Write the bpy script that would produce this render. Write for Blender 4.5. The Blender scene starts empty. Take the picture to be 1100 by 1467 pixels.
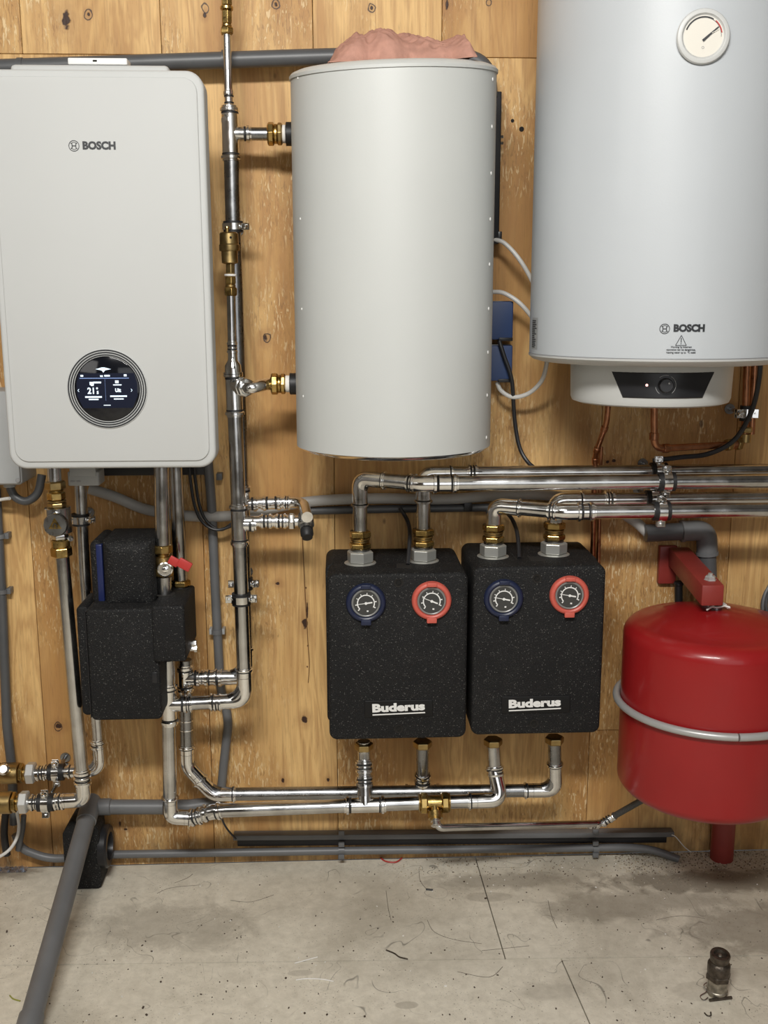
import bpy, bmesh, math, random
from mathutils import Vector, Matrix, noise
random.seed(7)
V = Vector
# ------------------------------------------------------------------ camera
W, H, F = 1100.0, 1467.0, 1489.0
CX, CY = W/2, H/2
CAMD = 2.15                                   # camera stands this far from the wall
yw = V((-65, -297, F)).normalized()          # direction into the wall, seen by the camera (x right, y down, z forward)
dn = V((14, 7567, F)).normalized()
zw = -(dn - yw*dn.dot(yw)).normalized()
xw = yw.cross(zw)
def ray(px, py):
    d = V((px-CX, py-CY, F))
    return V((xw.dot(d), yw.dot(d), zw.dot(d)))
_r = ray(485, 1232); CAMZ = -(_r.z/_r.y)*CAMD
CAM = V((0, -CAMD, CAMZ))
def P(px, py, d):                             # point at distance d in front of the wall
    r = ray(px, py); return CAM + r*((CAMD-d)/r.y)
def PF(px, py, z=0.0):                        # point at height z
    r = ray(px, py); return CAM + r*((z-CAMZ)/r.z)
def PX(px, d, z):                             # point on the line (y=-d, height z) under pixel column px
    a = V((0, -d, z))-CAM
    c0 = V((xw.x*a.x+yw.x*a.y+zw.x*a.z, 0, xw.z*a.x+yw.z*a.y+zw.z*a.z)); k = (px-CX)/F
    x = (k*c0.z-c0.x)/(xw.x-k*xw.z)
    return V((x, -d, z))
cd = bpy.data.cameras.new('camera'); cam = bpy.data.objects.new('camera', cd)
bpy.context.scene.collection.objects.link(cam)
cd.sensor_fit = 'HORIZONTAL'; cd.sensor_width = 36; cd.lens = 36*F/W; cd.clip_start = .01
rt = V((xw.x, yw.x, zw.x)); up = -V((xw.y, yw.y, zw.y)); bk = -V((xw.z, yw.z, zw.z))
m = Matrix((rt, up, bk)).transposed().to_4x4(); m.translation = CAM
cam.matrix_world = m
bpy.context.scene.camera = cam
# ------------------------------------------------------------------ light
sc = bpy.context.scene
wd = bpy.data.worlds.new('world'); sc.world = wd; wd.use_nodes = True
wd.node_tree.nodes['Background'].inputs[0].default_value = (.85, .93, 1, 1)
wd.node_tree.nodes['Background'].inputs[1].default_value = .09
def area(name, loc, target, sx, sy, power, col):
    l = bpy.data.lights.new(name, 'AREA'); l.shape = 'RECTANGLE'; l.size = sx; l.size_y = sy; l.energy = power; l.color = col
    o = bpy.data.objects.new(name, l); sc.collection.objects.link(o); o.location = loc
    o.rotation_euler = (V(target)-V(loc)).to_track_quat('-Z', 'Y').to_euler(); return o
area('ceiling_lamp', (-.2, -2.3, CAMZ+1.15), (0.1, -.1, .6), 1.0, .18, 80, (1, .98, .94))
area('front_fill', (.6, -3.3, CAMZ+.1), (.1, 0, .5), 1.9, 1.6, 16, (.97, .985, 1))  # added broad frontal fill from behind the camera, no window known there
area('side_fill', (-1.7, -2.3, CAMZ+.7), (.4, -.2, .8), .8, .6, 5, (1, .97, .92))  # weak unseen fill from the left
sc.view_settings.view_transform = 'Standard'; sc.view_settings.look = 'None'
sc.view_settings.gamma = 1; sc.view_settings.use_curve_mapping = False
sc.view_settings.exposure = -0.42

# ------------------------------------------------------------------ materials
MATS = {}
def mat(name, col, rough=.5, metal=0, noise_amt=0, nscale=20, bump=0, bscale=200, coat=0, emis=None, spec=.5, stretch=(1, 1, 1), rvar=0):
    if name in MATS: return MATS[name]
    m = bpy.data.materials.new(name); m.use_nodes = True; nt = m.node_tree; b = nt.nodes['Principled BSDF']
    b.inputs['Base Color'].default_value = (*col, 1); b.inputs['Roughness'].default_value = rough
    b.inputs['Metallic'].default_value = metal; b.inputs['Coat Weight'].default_value = coat; b.inputs['Coat Roughness'].default_value = .08
    b.inputs['Specular IOR Level'].default_value = spec
    if emis: b.inputs['Emission Color'].default_value = (*emis[:3], 1); b.inputs['Emission Strength'].default_value = emis[3]
    g = nt.nodes.new('ShaderNodeNewGeometry')
    mp = nt.nodes.new('ShaderNodeMapping'); mp.inputs['Scale'].default_value = stretch; nt.links.new(g.outputs['Position'], mp.inputs[0])
    if noise_amt or rvar:
        n = nt.nodes.new('ShaderNodeTexNoise'); n.inputs['Scale'].default_value = nscale; n.inputs['Detail'].default_value = 5
        nt.links.new(mp.outputs[0], n.inputs['Vector'])
        if noise_amt:
            r = nt.nodes.new('ShaderNodeMapRange'); r.inputs[1].default_value = .3; r.inputs[2].default_value = .7
            r.inputs[3].default_value = 1-noise_amt; r.inputs[4].default_value = 1+noise_amt*.6; nt.links.new(n.outputs[0], r.inputs[0])
            x = nt.nodes.new('ShaderNodeVectorMath'); x.operation = 'SCALE'; x.inputs[0].default_value = col
            nt.links.new(r.outputs[0], x.inputs['Scale']); nt.links.new(x.outputs[0], b.inputs['Base Color'])
        if rvar:
            r = nt.nodes.new('ShaderNodeMapRange'); r.inputs[1].default_value = .3; r.inputs[2].default_value = .7
            r.inputs[3].default_value = max(.02, rough-rvar); r.inputs[4].default_value = rough+rvar; nt.links.new(n.outputs[0], r.inputs[0])
            nt.links.new(r.outputs[0], b.inputs['Roughness'])
    if bump:
        n2 = nt.nodes.new('ShaderNodeTexNoise'); n2.inputs['Scale'].default_value = bscale; n2.inputs['Detail'].default_value = 3
        nt.links.new(mp.outputs[0], n2.inputs['Vector'])
        bp = nt.nodes.new('ShaderNodeBump'); bp.inputs['Strength'].default_value = bump; bp.inputs['Distance'].default_value = .002
        nt.links.new(n2.outputs[0], bp.inputs['Height']); nt.links.new(bp.outputs[0], b.inputs['Normal'])
    MATS[name] = m; return m
STEEL = mat('galvanised_steel', (.62, .62, .615), .20, 1, .25, 25, .06, 60, rvar=.08)
STEELD = mat('dull_steel', (.33, .335, .34), .28, 1, .22, 30, .1, 60, rvar=.08)
CHROME = mat('press_fitting_steel', (.88, .88, .87), .15, 1, .12, 40, rvar=.07)
BRASS = mat('brass', (.52, .36, .13), .27, 1, .3, 60, .1, 150, rvar=.08)
BRASSD = mat('dull_brass', (.42, .30, .13), .36, 1, .25, 60, rvar=.08)
COPPER = mat('aged_copper', (.42, .19, .10), .36, 1, .35, 60, rvar=.1)
WHITE = mat('boiler_white', (.50, .508, .498), .62, 0, .01, 8, .03, 500, spec=.25)
BODYG = mat('boiler_side_grey', (.42, .42, .41), .5)
TANKW = mat('tank_white_enamel', (.50, .512, .495), .5, 0, .02, 6, .05, 350, coat=.1)
HEATW = mat('heater_cool_white', (.465, .49, .51), .45, 0, .02, 6, .05, 350, coat=.15)
HEATP = mat('heater_plastic_white', (.50, .505, .49), .42)
RUBBER = mat('black_rubber', (.012, .012, .013), .5)
BLACK = mat('black_plastic', (.016, .016, .018), .35, spec=.4)
CABLE = mat('black_cable', (.018, .018, .02), .4)
WCABLE = mat('white_cable', (.62, .61, .58), .45)
PVC = mat('grey_pvc', (.135, .138, .142), .42, 0, .12, 18, .05, 100)
PVCL = mat('light_grey_conduit', (.40, .39, .37), .5, 0, .1, 10, .05, 100)
PVCD = mat('dark_grey_conduit', (.085, .088, .092), .42, 0, .12, 18)
BOXG = mat('grey_box_plastic', (.36, .37, .37), .5, 0, .05, 20)
RED = mat('tank_red_paint', (.29, .011, .012), .32, 0, .06, 12, .03, 150, coat=.25, spec=.35)
REDB = mat('bracket_red_paint', (.25, .032, .025), .4, 0, .1, 20, .06, 120)
REDH = mat('red_handle', (.46, .035, .03), .45)
BEZR = mat('red_bezel', (.56, .105, .075), .45)
BEZB = mat('blue_bezel', (.012, .018, .05), .4)
BLUE = mat('blue_box_plastic', (.02, .045, .13), .4)
BLUES = mat('blue_shell', (.012, .02, .085), .35)
PRINT = mat('white_print', (.78, .78, .76), .5)
PRINTB = mat('dark_print', (.02, .022, .025), .5)
PRINTG = mat('grey_print', (.30, .30, .30), .5)
DIAL = mat('dial_face', (.045, .045, .043), .35)
DIALR = mat('dial_rim', (.22, .22, .21), .3, 0)
GLOW = mat('screen_white', (.5, .6, .7), .4, emis=(.75, .9, 1, 1.1))
GLOWB = mat('screen_blue', (.003, .004, .010), .5, spec=.2, emis=(.02, .04, .13, .13))
GLOWL = mat('screen_line', (.1, .15, .3), .4, emis=(.35, .5, .9, .55))
LED = mat('led', (.8, .5, .5), .4, emis=(1, .55, .5, 2.0))
SCREEN = mat('screen_glass', (.006, .007, .010), .08, spec=.5)
CREAM = mat('dial_cream', (.66, .63, .56), .45)
CLOTH = mat('pink_cloth', (.47, .255, .195), .95, 0, .16, 60, .5, 900, spec=.1)
RUST = mat('old_fitting_bronze', (.10, .082, .065), .42, .75, .5, 120, .4, 250)
RUSTL = mat('old_fitting_worn', (.33, .30, .25), .4, .8, .4, 120, .4, 250)
HOSE = mat('braided_hose', (.10, .10, .10), .4, .5, .4, 500, .5, 800)
TAPE = mat('white_tape', (.78, .76, .72), .7)
DARK = mat('dark_gap', (.012, .010, .008), .9)

def foam():
    m = mat('black_foam', (.0085, .0085, .009), .7, spec=.25); nt = m.node_tree; b = nt.nodes['Principled BSDF']
    g = nt.nodes.new('ShaderNodeNewGeometry')
    v = nt.nodes.new('ShaderNodeTexVoronoi'); v.inputs['Scale'].default_value = 330; nt.links.new(g.outputs['Position'], v.inputs['Vector'])
    n = nt.nodes.new('ShaderNodeTexNoise'); n.inputs['Scale'].default_value = 600; n.inputs['Detail'].default_value = 3; nt.links.new(g.outputs['Position'], n.inputs['Vector'])
    n3 = nt.nodes.new('ShaderNodeTexNoise'); n3.inputs['Scale'].default_value = 25; nt.links.new(g.outputs['Position'], n3.inputs['Vector'])
    ad = nt.nodes.new('ShaderNodeMath'); ad.operation = 'MULTIPLY_ADD'; ad.inputs[1].default_value = .16; nt.links.new(n3.outputs[0], ad.inputs[0]); nt.links.new(n.outputs[0], ad.inputs[2])
    r = nt.nodes.new('ShaderNodeValToRGB'); e = r.color_ramp.elements
    e[0].position = .66; e[0].color = (.0085, .0085, .009, 1); e[1].position = .80; e[1].color = (.07, .068, .063, 1)
    nt.links.new(ad.outputs[0], r.inputs[0])
    v2 = nt.nodes.new('ShaderNodeTexVoronoi'); v2.inputs['Scale'].default_value = 480; nt.links.new(g.outputs['Position'], v2.inputs['Vector'])
    sp = nt.nodes.new('ShaderNodeSeparateColor'); nt.links.new(v2.outputs['Color'], sp.inputs[0])
    a1 = nt.nodes.new('ShaderNodeMath'); a1.operation = 'GREATER_THAN'; a1.inputs[1].default_value = .93; nt.links.new(sp.outputs[0], a1.inputs[0])
    a2 = nt.nodes.new('ShaderNodeMath'); a2.operation = 'LESS_THAN'; a2.inputs[1].default_value = .38; nt.links.new(v2.outputs['Distance'], a2.inputs[0])
    a3 = nt.nodes.new('ShaderNodeMath'); a3.operation = 'MULTIPLY'; nt.links.new(a1.outputs[0], a3.inputs[0]); nt.links.new(a2.outputs[0], a3.inputs[1])
    mx = nt.nodes.new('ShaderNodeMix'); mx.data_type = 'RGBA'; nt.links.new(a3.outputs[0], mx.inputs[0]); nt.links.new(r.outputs[0], mx.inputs[6]); mx.inputs[7].default_value = (.12, .118, .11, 1)
    nt.links.new(mx.outputs[2], b.inputs['Base Color'])
    bp = nt.nodes.new('ShaderNodeBump'); bp.inputs['Strength'].default_value = .45; bp.inputs['Distance'].default_value = .0015
    nt.links.new(v.outputs['Distance'], bp.inputs['Height']); nt.links.new(bp.outputs[0], b.inputs['Normal'])
    return m
FOAM = foam()

class NT:                                       # terse node helper
    def __init__(s, name):
        s.m = bpy.data.materials.new(name); s.m.use_nodes = True; s.nt = s.m.node_tree; s.b = s.nt.nodes['Principled BSDF']
    def n(s, t, **k):
        x = s.nt.nodes.new(t)
        for a, v in k.items(): setattr(x, a, v)
        return x
    def l(s, a, b): s.nt.links.new(a, b)
    def inp(s, sock, v):
        if isinstance(v, (int, float, tuple, list, Vector)): sock.default_value = v
        else: s.l(v, sock)
    def math(s, op, a, b=0.0, c=0.0, clamp=False):
        x = s.n('ShaderNodeMath', operation=op, use_clamp=clamp); s.inp(x.inputs[0], a); s.inp(x.inputs[1], b); s.inp(x.inputs[2], c); return x.outputs[0]
    def vmath(s, op, a, b=(0, 0, 0), out=0):
        x = s.n('ShaderNodeVectorMath', operation=op); s.inp(x.inputs[0], a); s.inp(x.inputs[1], b); return x.outputs[out]
    def rng(s, v, a, b, c=0., d=1., smooth=False):
        x = s.n('ShaderNodeMapRange'); x.interpolation_type = 'SMOOTHSTEP' if smooth else 'LINEAR'
        s.inp(x.inputs[0], v)
        for i, q in enumerate((a, b, c, d)): x.inputs[i+1].default_value = q
        return x.outputs[0]
    def noise(s, vec, scale, detail=4, dist=0, rough=.5):
        x = s.n('ShaderNodeTexNoise'); s.l(vec, x.inputs['Vector']); x.inputs['Scale'].default_value = scale; x.inputs['Detail'].default_value = detail
        x.inputs['Distortion'].default_value = dist; x.inputs['Roughness'].default_value = rough; return x.outputs[0]
    def mix(s, f, a, b):
        x = s.n('ShaderNodeMix', data_type='RGBA'); s.inp(x.inputs[0], f)
        s.inp(x.inputs[6], (*a, 1) if isinstance(a, tuple) and len(a) == 3 else a); s.inp(x.inputs[7], (*b, 1) if isinstance(b, tuple) and len(b) == 3 else b); return x.outputs[2]

def plywood():
    t = NT('plywood'); g = t.n('ShaderNodeNewGeometry').outputs['Position']
    rnd = t.n('ShaderNodeObjectInfo').outputs['Random']
    off = t.n('ShaderNodeCombineXYZ'); t.l(t.math('MULTIPLY', rnd, 7.3), off.inputs[0]); t.l(t.math('MULTIPLY', rnd, 3.1), off.inputs[1]); t.l(t.math('MULTIPLY', rnd, 11.7), off.inputs[2])
    p = t.vmath('ADD', g, off.outputs[0])
    warp = t.noise(t.vmath('MULTIPLY', p, (3.2, 1, .8)), 2.2, 3)
    fig = t.noise(t.vmath('MULTIPLY', p, (5, 1, .7)), 1.9, 4, 1.2)             # cathedral figure
    bands = t.math('FRACT', t.math('MULTIPLY', fig, 9.0))
    bands = t.rng(t.math('ABSOLUTE', t.math('SUBTRACT', bands, .5)), .0, .5, 0, 1, True)
    fine = t.noise(t.vmath('MULTIPLY', p, (130, 1, 3.5)), 1.6, 5, .2, .6)
    fib = t.noise(t.vmath('MULTIPLY', p, (420, 1, 26)), 1.3, 3)
    col = t.mix(t.rng(warp, .38, .62, 0, 1, True), (.74, .48, .20), (.47, .255, .085))
    col = t.mix(t.math('MULTIPLY', bands, .46), col, (.40, .20, .07))
    col = t.mix(t.math('MULTIPLY', t.rng(fine, .48, .75), .45), col, (.28, .145, .06))
    col = t.mix(t.rng(fib, .60, .74, 0, .35), col, (.17, .085, .035))
    # torn-up bright flecks in patches
    patch = t.rng(t.noise(t.vmath('MULTIPLY', p, (1, 1, .8)), 4.6, 3), .47, .62, 0, 1, True)
    fl = t.noise(t.vmath('MULTIPLY', p, (230, 1, 48)), 1.0, 3, .7)
    flm = t.math('MULTIPLY', patch, t.rng(fl, .57, .62, 0, 1))
    col = t.mix(t.math('MULTIPLY', flm, .55), col, (.88, .70, .42))
    fld = t.math('MULTIPLY', patch, t.rng(fl, .36, .42, 1, 0))
    col = t.mix(t.math('MULTIPLY', fld, .5), col, (.20, .10, .04))
    # small dark pinholes
    vo = t.n('ShaderNodeTexVoronoi'); t.l(t.vmath('MULTIPLY', p, (1, 1, .55)), vo.inputs['Vector']); vo.inputs['Scale'].default_value = 9
    col = t.mix(t.rng(vo.outputs['Distance'], .028, .05, .75, 0), col, (.08, .035, .018))
    # knots, marker rings round them, drilled holes
    wv = t.noise(g, 70, 2)
    acc = None; halo = None; rg = None
    knots = [(94,28,.008,.016),(380,484,.0055,.007),(437,893,.006,.012),(440,872,.002,.02),(398,836,.0045,.0035),(436,1030,.006,.008),(85,1040,.0065,.006),
             (127,20,.003,.004),(395,6,.003,.004),(532,12,.003,.004),(880,660,.004,.004),(870,662,.003,.003),(405,1118,.003,.006),(470,1118,.003,.005),
             (172,1180,.003,.007),(180,1188,.004,.003),(60,590,.002,.01),(1020,470,.003,.003),(293,22,.003,.004),(640,6,.003,.01)]
    for px, py, rx, rz in knots:
        c = P(px, py, 0)
        d = t.vmath('LENGTH', t.vmath('MULTIPLY', t.vmath('SUBTRACT', g, (c.x, 0, c.z)), (1/rx, 0, 1/rz)), out=1)
        d = t.math('ADD', d, t.math('MULTIPLY', t.math('SUBTRACT', wv, .5), 2.2))
        a = t.rng(d, .75, 1.1, 1, 0); h = t.rng(d, 1, 4.5, 1, 0, True)
        acc = a if acc is None else t.math('MAXIMUM', acc, a); halo = h if halo is None else t.math('MAXIMUM', halo, h)
    for px, py, r in [(127,21,.0075),(294,12,.0065),(395,6,.007),(532,12,.0065),(382,484,.0075),(700,4,.005),(84,1041,.008)]:
        c = P(px, py, 0)
        d = t.vmath('LENGTH', t.vmath('MULTIPLY', t.vmath('SUBTRACT', g, (c.x, 0, c.z)), (1, 0, .85)), out=1)
        d = t.math('ADD', d, t.math('MULTIPLY', t.math('SUBTRACT', wv, .5), .008))
        a = t.rng(t.math('ABSOLUTE', t.math('SUBTRACT', d, r)), .0007, .0014, 1, 0); rg = a if rg is None else t.math('MAXIMUM', rg, a)
    col = t.mix(t.math('MULTIPLY', halo, .4), col, (.27, .12, .045))
    col = t.mix(acc, col, (.045, .02, .012)); col = t.mix(t.math('MULTIPLY', rg, .85), col, (.03, .02, .02))
    # patchy brown darkening, stronger towards the floor edge
    sx = t.n('ShaderNodeSeparateXYZ'); t.l(g, sx.inputs[0])
    low_dark = t.math('MULTIPLY', t.rng(sx.outputs[2], 0, .13, 1, 0, True), t.rng(t.noise(t.vmath('MULTIPLY', g, (7, 1, 3)), 2.5, 5, 0, .65), .40, .62))
    col = t.mix(t.math('MULTIPLY', low_dark, .62), col, (.08, .055, .035))
    t.l(col, t.b.inputs['Base Color']); t.b.inputs['Roughness'].default_value = .55; t.b.inputs['Specular IOR Level'].default_value = .35
    bp = t.n('ShaderNodeBump'); bp.inputs['Strength'].default_value = .5; bp.inputs['Distance'].default_value = .002
    t.l(t.math('ADD', t.math('MULTIPLY', fine, .4), t.math('ADD', t.math('MULTIPLY', flm, .9), t.math('MULTIPLY', acc, -.6))), bp.inputs['Height']); t.l(bp.outputs[0], t.b.inputs['Normal'])
    return t.m
PLY = plywood()

def floormat():
    t = NT('floor_board_grey'); g = t.n('ShaderNodeNewGeometry').outputs['Position']
    n1 = t.noise(g, 3.0, 5, .5); n2 = t.noise(g, 40, 7, .3, .72); n3 = t.noise(g, 260, 3)
    col = t.mix(t.rng(n2, .3, .7), (.58, .535, .44), (.77, .72, .605))
    col = t.mix(t.math('MULTIPLY', t.rng(n1, .42, .68, 0, 1, True), .45), col, (.27, .235, .175))
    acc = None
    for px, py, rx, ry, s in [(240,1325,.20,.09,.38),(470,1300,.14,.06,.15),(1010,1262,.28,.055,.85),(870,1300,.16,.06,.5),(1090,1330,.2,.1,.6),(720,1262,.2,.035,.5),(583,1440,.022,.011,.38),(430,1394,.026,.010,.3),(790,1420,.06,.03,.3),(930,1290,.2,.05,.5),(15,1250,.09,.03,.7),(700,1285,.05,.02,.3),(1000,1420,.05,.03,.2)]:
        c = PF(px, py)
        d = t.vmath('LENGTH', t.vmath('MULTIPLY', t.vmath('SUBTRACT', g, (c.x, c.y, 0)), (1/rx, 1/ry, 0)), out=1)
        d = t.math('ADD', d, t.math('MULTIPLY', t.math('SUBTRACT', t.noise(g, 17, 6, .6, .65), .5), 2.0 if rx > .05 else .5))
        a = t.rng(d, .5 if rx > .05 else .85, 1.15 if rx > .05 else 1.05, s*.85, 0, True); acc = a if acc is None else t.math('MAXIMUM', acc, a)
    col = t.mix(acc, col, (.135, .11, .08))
    sp = t.math('MULTIPLY', t.rng(n3, .63, .70), t.rng(t.noise(g, 12, 3), .42, .6, .1, 1))
    col = t.mix(t.math('MULTIPLY', sp, .8), col, (.07, .055, .04))
    col = t.mix(t.rng(n3, .30, .26, 0, .35), col, (.62, .60, .55))
    # curved scuffs
    v = t.n('ShaderNodeTexNoise'); t.l(g, v.inputs['Vector']); v.inputs['Scale'].default_value = 5.5; v.inputs['Detail'].default_value = 1.5; v.inputs['Distortion'].default_value = 1.6
    sc_ = t.rng(t.math('ABSOLUTE', t.math('SUBTRACT', v.outputs[0], .52)), .0015, .006, 1, 0)
    sc_ = t.math('MULTIPLY', sc_, t.rng(t.noise(g, 8, 3), .50, .60, 0, .6))
    col = t.mix(sc_, col, (.10, .09, .075))
    t.l(col, t.b.inputs['Base Color']); t.b.inputs['Roughness'].default_value = .62; t.b.inputs['Specular IOR Level'].default_value = .35
    bp = t.n('ShaderNodeBump'); bp.inputs['Strength'].default_value = .25; bp.inputs['Distance'].default_value = .001
    t.l(t.math('ADD', n3, n2), bp.inputs['Height']); t.l(bp.outputs[0], t.b.inputs['Normal'])
    return t.m
FLOOR = floormat()

# ------------------------------------------------------------------ mesh helpers
def frame(ax):
    ax = ax.normalized(); h = V((0, 0, 1)) if abs(ax.z) < .9 else V((0, -1, 0))
    u = ax.cross(h).normalized(); w = u.cross(ax).normalized(); return u, w
class G:
    def __init__(s): s.v = []; s.f = []; s.m = []
    def face(s, idx, mi=0): s.f.append(idx); s.m.append(mi)
    def ring(s, c, u, w, r, n, ph=0):
        b = len(s.v)
        for i in range(n):
            a = 2*math.pi*i/n+ph; s.v.append(c+u*(math.cos(a)*r)+w*(math.sin(a)*r))
        return b
    def bridge(s, a, b, n, mi=0):
        for i in range(n):
            j = (i+1) % n; s.face((a+i, a+j, b+j, b+i), mi)
    def lathe(s, prof, o, ax, n=24, ph=0):                    # prof: (t, r[, material])
        ax = ax.normalized(); u, w = frame(ax); prev = None
        for k, q in enumerate(prof):
            c = o+ax*q[0]; r = max(q[1], 1e-5)
            b = s.ring(c, u, w, r, n, ph)
            if prev is not None: s.bridge(prev, b, n, q[2] if len(q) > 2 else 0)
            elif q[1] > 1e-4: s.face(tuple(range(b+n-1, b-1, -1)), q[2] if len(q) > 2 else 0)
            prev = b
        if prof[-1][1] > 1e-4: s.face(tuple(range(prev, prev+n)), prof[-1][2] if len(prof[-1]) > 2 else 0)
        return s
    def tube(s, pts, r, n=14, mi=0, cap=True):
        pts = [V(p) for p in pts]; N = len(pts); rr = r if isinstance(r, (list, tuple)) else [r]*N
        tg = [(pts[min(i+1, N-1)]-pts[max(i-1, 0)]).normalized() for i in range(N)]
        u, w = frame(tg[0]); prev = None
        for i in range(N):
            if i:
                q = tg[i-1].rotation_difference(tg[i]); u = q @ u
                u = (u-tg[i]*u.dot(tg[i])).normalized()
            w = tg[i].cross(u)
            b = s.ring(pts[i], u, w, rr[i], n)
            if prev is not None: s.bridge(prev, b, n, mi)
            elif cap: s.face(tuple(range(b+n-1, b-1, -1)), mi)
            prev = b
        if cap: s.face(tuple(range(prev, prev+n)), mi)
        return s
    def hull8(s, p, mi=0):
        b = len(s.v); s.v += [V(q) for q in p]
        for f in ((0, 3, 2, 1), (4, 5, 6, 7), (0, 1, 5, 4), (1, 2, 6, 5), (2, 3, 7, 6), (3, 0, 4, 7)): s.face(tuple(b+i for i in f), mi)
        return s
    def box(s, c, sx, sy, sz, mi=0, rot=None):
        c = V(c); q = []
        for dz in (-1, 1):
            for dx, dy in ((-1, -1), (1, -1), (1, 1), (-1, 1)):
                o = V((dx*sx/2, dy*sy/2, dz*sz/2)); q.append(c+(rot @ o if rot else o))
        return s.hull8(q, mi)
    def obj(s, name, mats, parent=None, ang=35, bevel=0, bseg=2):
        me = bpy.data.meshes.new(name); me.from_pydata([tuple(x) for x in s.v], [], s.f)
        if not isinstance(mats, (list, tuple)): mats = [mats]
        for q in mats: me.materials.append(q)
        me.polygons.foreach_set('material_index', s.m)
        if True:
            bm = bmesh.new(); bm.from_mesh(me); bmesh.ops.recalc_face_normals(bm, faces=bm.faces)
            if bevel: bmesh.ops.bevel(bm, geom=[e for e in bm.edges if e.calc_face_angle(0) > .5], offset=bevel, segments=bseg, affect='EDGES', profile=.5, clamp_overlap=True)
            bm.to_mesh(me); bm.free()
        me.shade_smooth(); me.set_sharp_from_angle(angle=math.radians(ang)); me.update()
        o = bpy.data.objects.new(name, me); sc.collection.objects.link(o)
        if parent: o.parent = parent
        return o
def fillet(pts, bend, seg=7):
    pts = [V(p) for p in pts]; out = [pts[0]]
    for i in range(1, len(pts)-1):
        a, b, c = pts[i-1], pts[i], pts[i+1]; d1 = (a-b); d2 = (c-b); l1, l2 = d1.length, d2.length; d1.normalize(); d2.normalize()
        bd = bend[i-1] if isinstance(bend, (list, tuple)) else bend
        k = min(bd, l1*.49, l2*.49); p0 = b+d1*k; p2 = b+d2*k
        for j in range(seg+1):
            t = j/seg; out.append(p0*(1-t)**2+b*(2*t*(1-t))+p2*t*t)
    out.append(pts[-1]); return out
def spline(pts, seg=8):
    pts = [V(p) for p in pts]; out = []
    for i in range(len(pts)-1):
        p0 = pts[max(i-1, 0)]; p1 = pts[i]; p2 = pts[i+1]; p3 = pts[min(i+2, len(pts)-1)]
        for j in range(seg):
            t = j/seg; out.append(.5*((2*p1)+(p2-p0)*t+(2*p0-5*p1+4*p2-p3)*t*t+(3*p1-p0-3*p2+p3)*t**3))
    out.append(pts[-1]); return out
ROOTS = []
def T(name, label, cat, group=None):
    o = bpy.data.objects.new(name, None); o.empty_display_size = .05; sc.collection.objects.link(o)
    o['label'] = label; o['category'] = cat
    if group: o['group'] = group
    ROOTS.append(o); return o
def tag(o, label, cat, group=None):
    o['label'] = label; o['category'] = cat
    if group: o['group'] = group
    ROOTS.append(o); return o
def finalize():
    for r in ROOTS:
        allc = [r]+list(r.children_recursive); pts = [v.co for c in allc if c.type == 'MESH' for v in c.data.vertices]
        if not pts: continue
        mn = V([min(p[i] for p in pts) for i in range(3)]); mx = V([max(p[i] for p in pts) for i in range(3)])
        off = V(((mn.x+mx.x)/2, (mn.y+mx.y)/2, mn.z))
        for c in allc:
            if c.type == 'MESH': c.data.transform(Matrix.Translation(-off))
        r.location = off
def beads(g, o, ax, L, r, both=True, seal=True):
    """press-fit sleeve from o along ax: sleeve with a swelling bead (and a dark seal line) near the ends"""
    R = r*1.10; B = r*1.30; e = min(.006, L*.18)
    pr = [(0, r), (0, R), (e*.5, R), (e*.7, B), (e*1.5, B), (e*1.8, R)]
    if seal: pr += [(e*1.85, R*1.035, 1), (e*2.35, R*1.035, 1), (e*2.4, R)]
    if both:
        if seal: pr += [(L-e*2.4, R), (L-e*2.35, R*1.035, 1), (L-e*1.85, R*1.035, 1)]
        pr += [(L-e*1.8, R), (L-e*1.5, B), (L-e*.7, B), (L-e*.5, R), (L, R), (L, r)]
    else: pr += [(L, R), (L, r)]
    g.lathe(pr, o, ax, 20)
def coupling(par, a, b, r, name='coupling', m=None, seal=True):
    g = G(); beads(g, a, b-a, (b-a).length, r, True, seal); return g.obj(name, [m or CHROME, RUBBER], par)
def elbow(par, A, B, C, r, bend=.03, arm=.03, name='elbow', seal=True):
    d1 = (A-B).normalized(); d2 = (C-B).normalized(); g = G()
    p1 = B+d1*(bend+arm*.3); p2 = B+d2*(bend+arm*.3)
    g.tube(fillet([p1, B, p2], bend, 9), r*1.10, 20, cap=True)
    beads(g, p1+d1*arm*.75, -d1, arm*.8, r, False, seal); beads(g, p2+d2*arm*.75, -d2, arm*.8, r, False, seal)
    return g.obj(name, [CHROME, RUBBER], par)
def tee(par, c, ax, L, bd, bL, r, rb=None, name='tee', seal=True):
    ax = ax.normalized(); bd = bd.normalized(); rb = rb or r; g = G()
    beads(g, c-ax*L/2, ax, L, r, True, seal)
    if bL: beads(g, c+bd*bL, -bd, bL, rb, False, seal)
    return g.obj(name, [CHROME, RUBBER], par)
def pipe(par, pts, r, m, name='pipe', bend=0, n=18):
    if bend: pts = fillet(pts, bend)
    return G().tube(pts, r, n).obj(name, m, par)
def hexn(par, o, ax, L, r, m, name='nut', ph=0, n=6):
    c = min(.0025, L*.2)
    return G().lathe([(0, r*.86), (c, r), (L-c, r), (L, r*.86)], o, ax, n, ph).obj(name, m, par, 20, bevel=.0006, bseg=1)
def cyl(par, o, ax, L, r, m, name='collar', bev=.001):
    return G().lathe([(0, r-bev), (bev, r), (L-bev, r), (L, r-bev)], o, ax, 24).obj(name, m, par)
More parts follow.
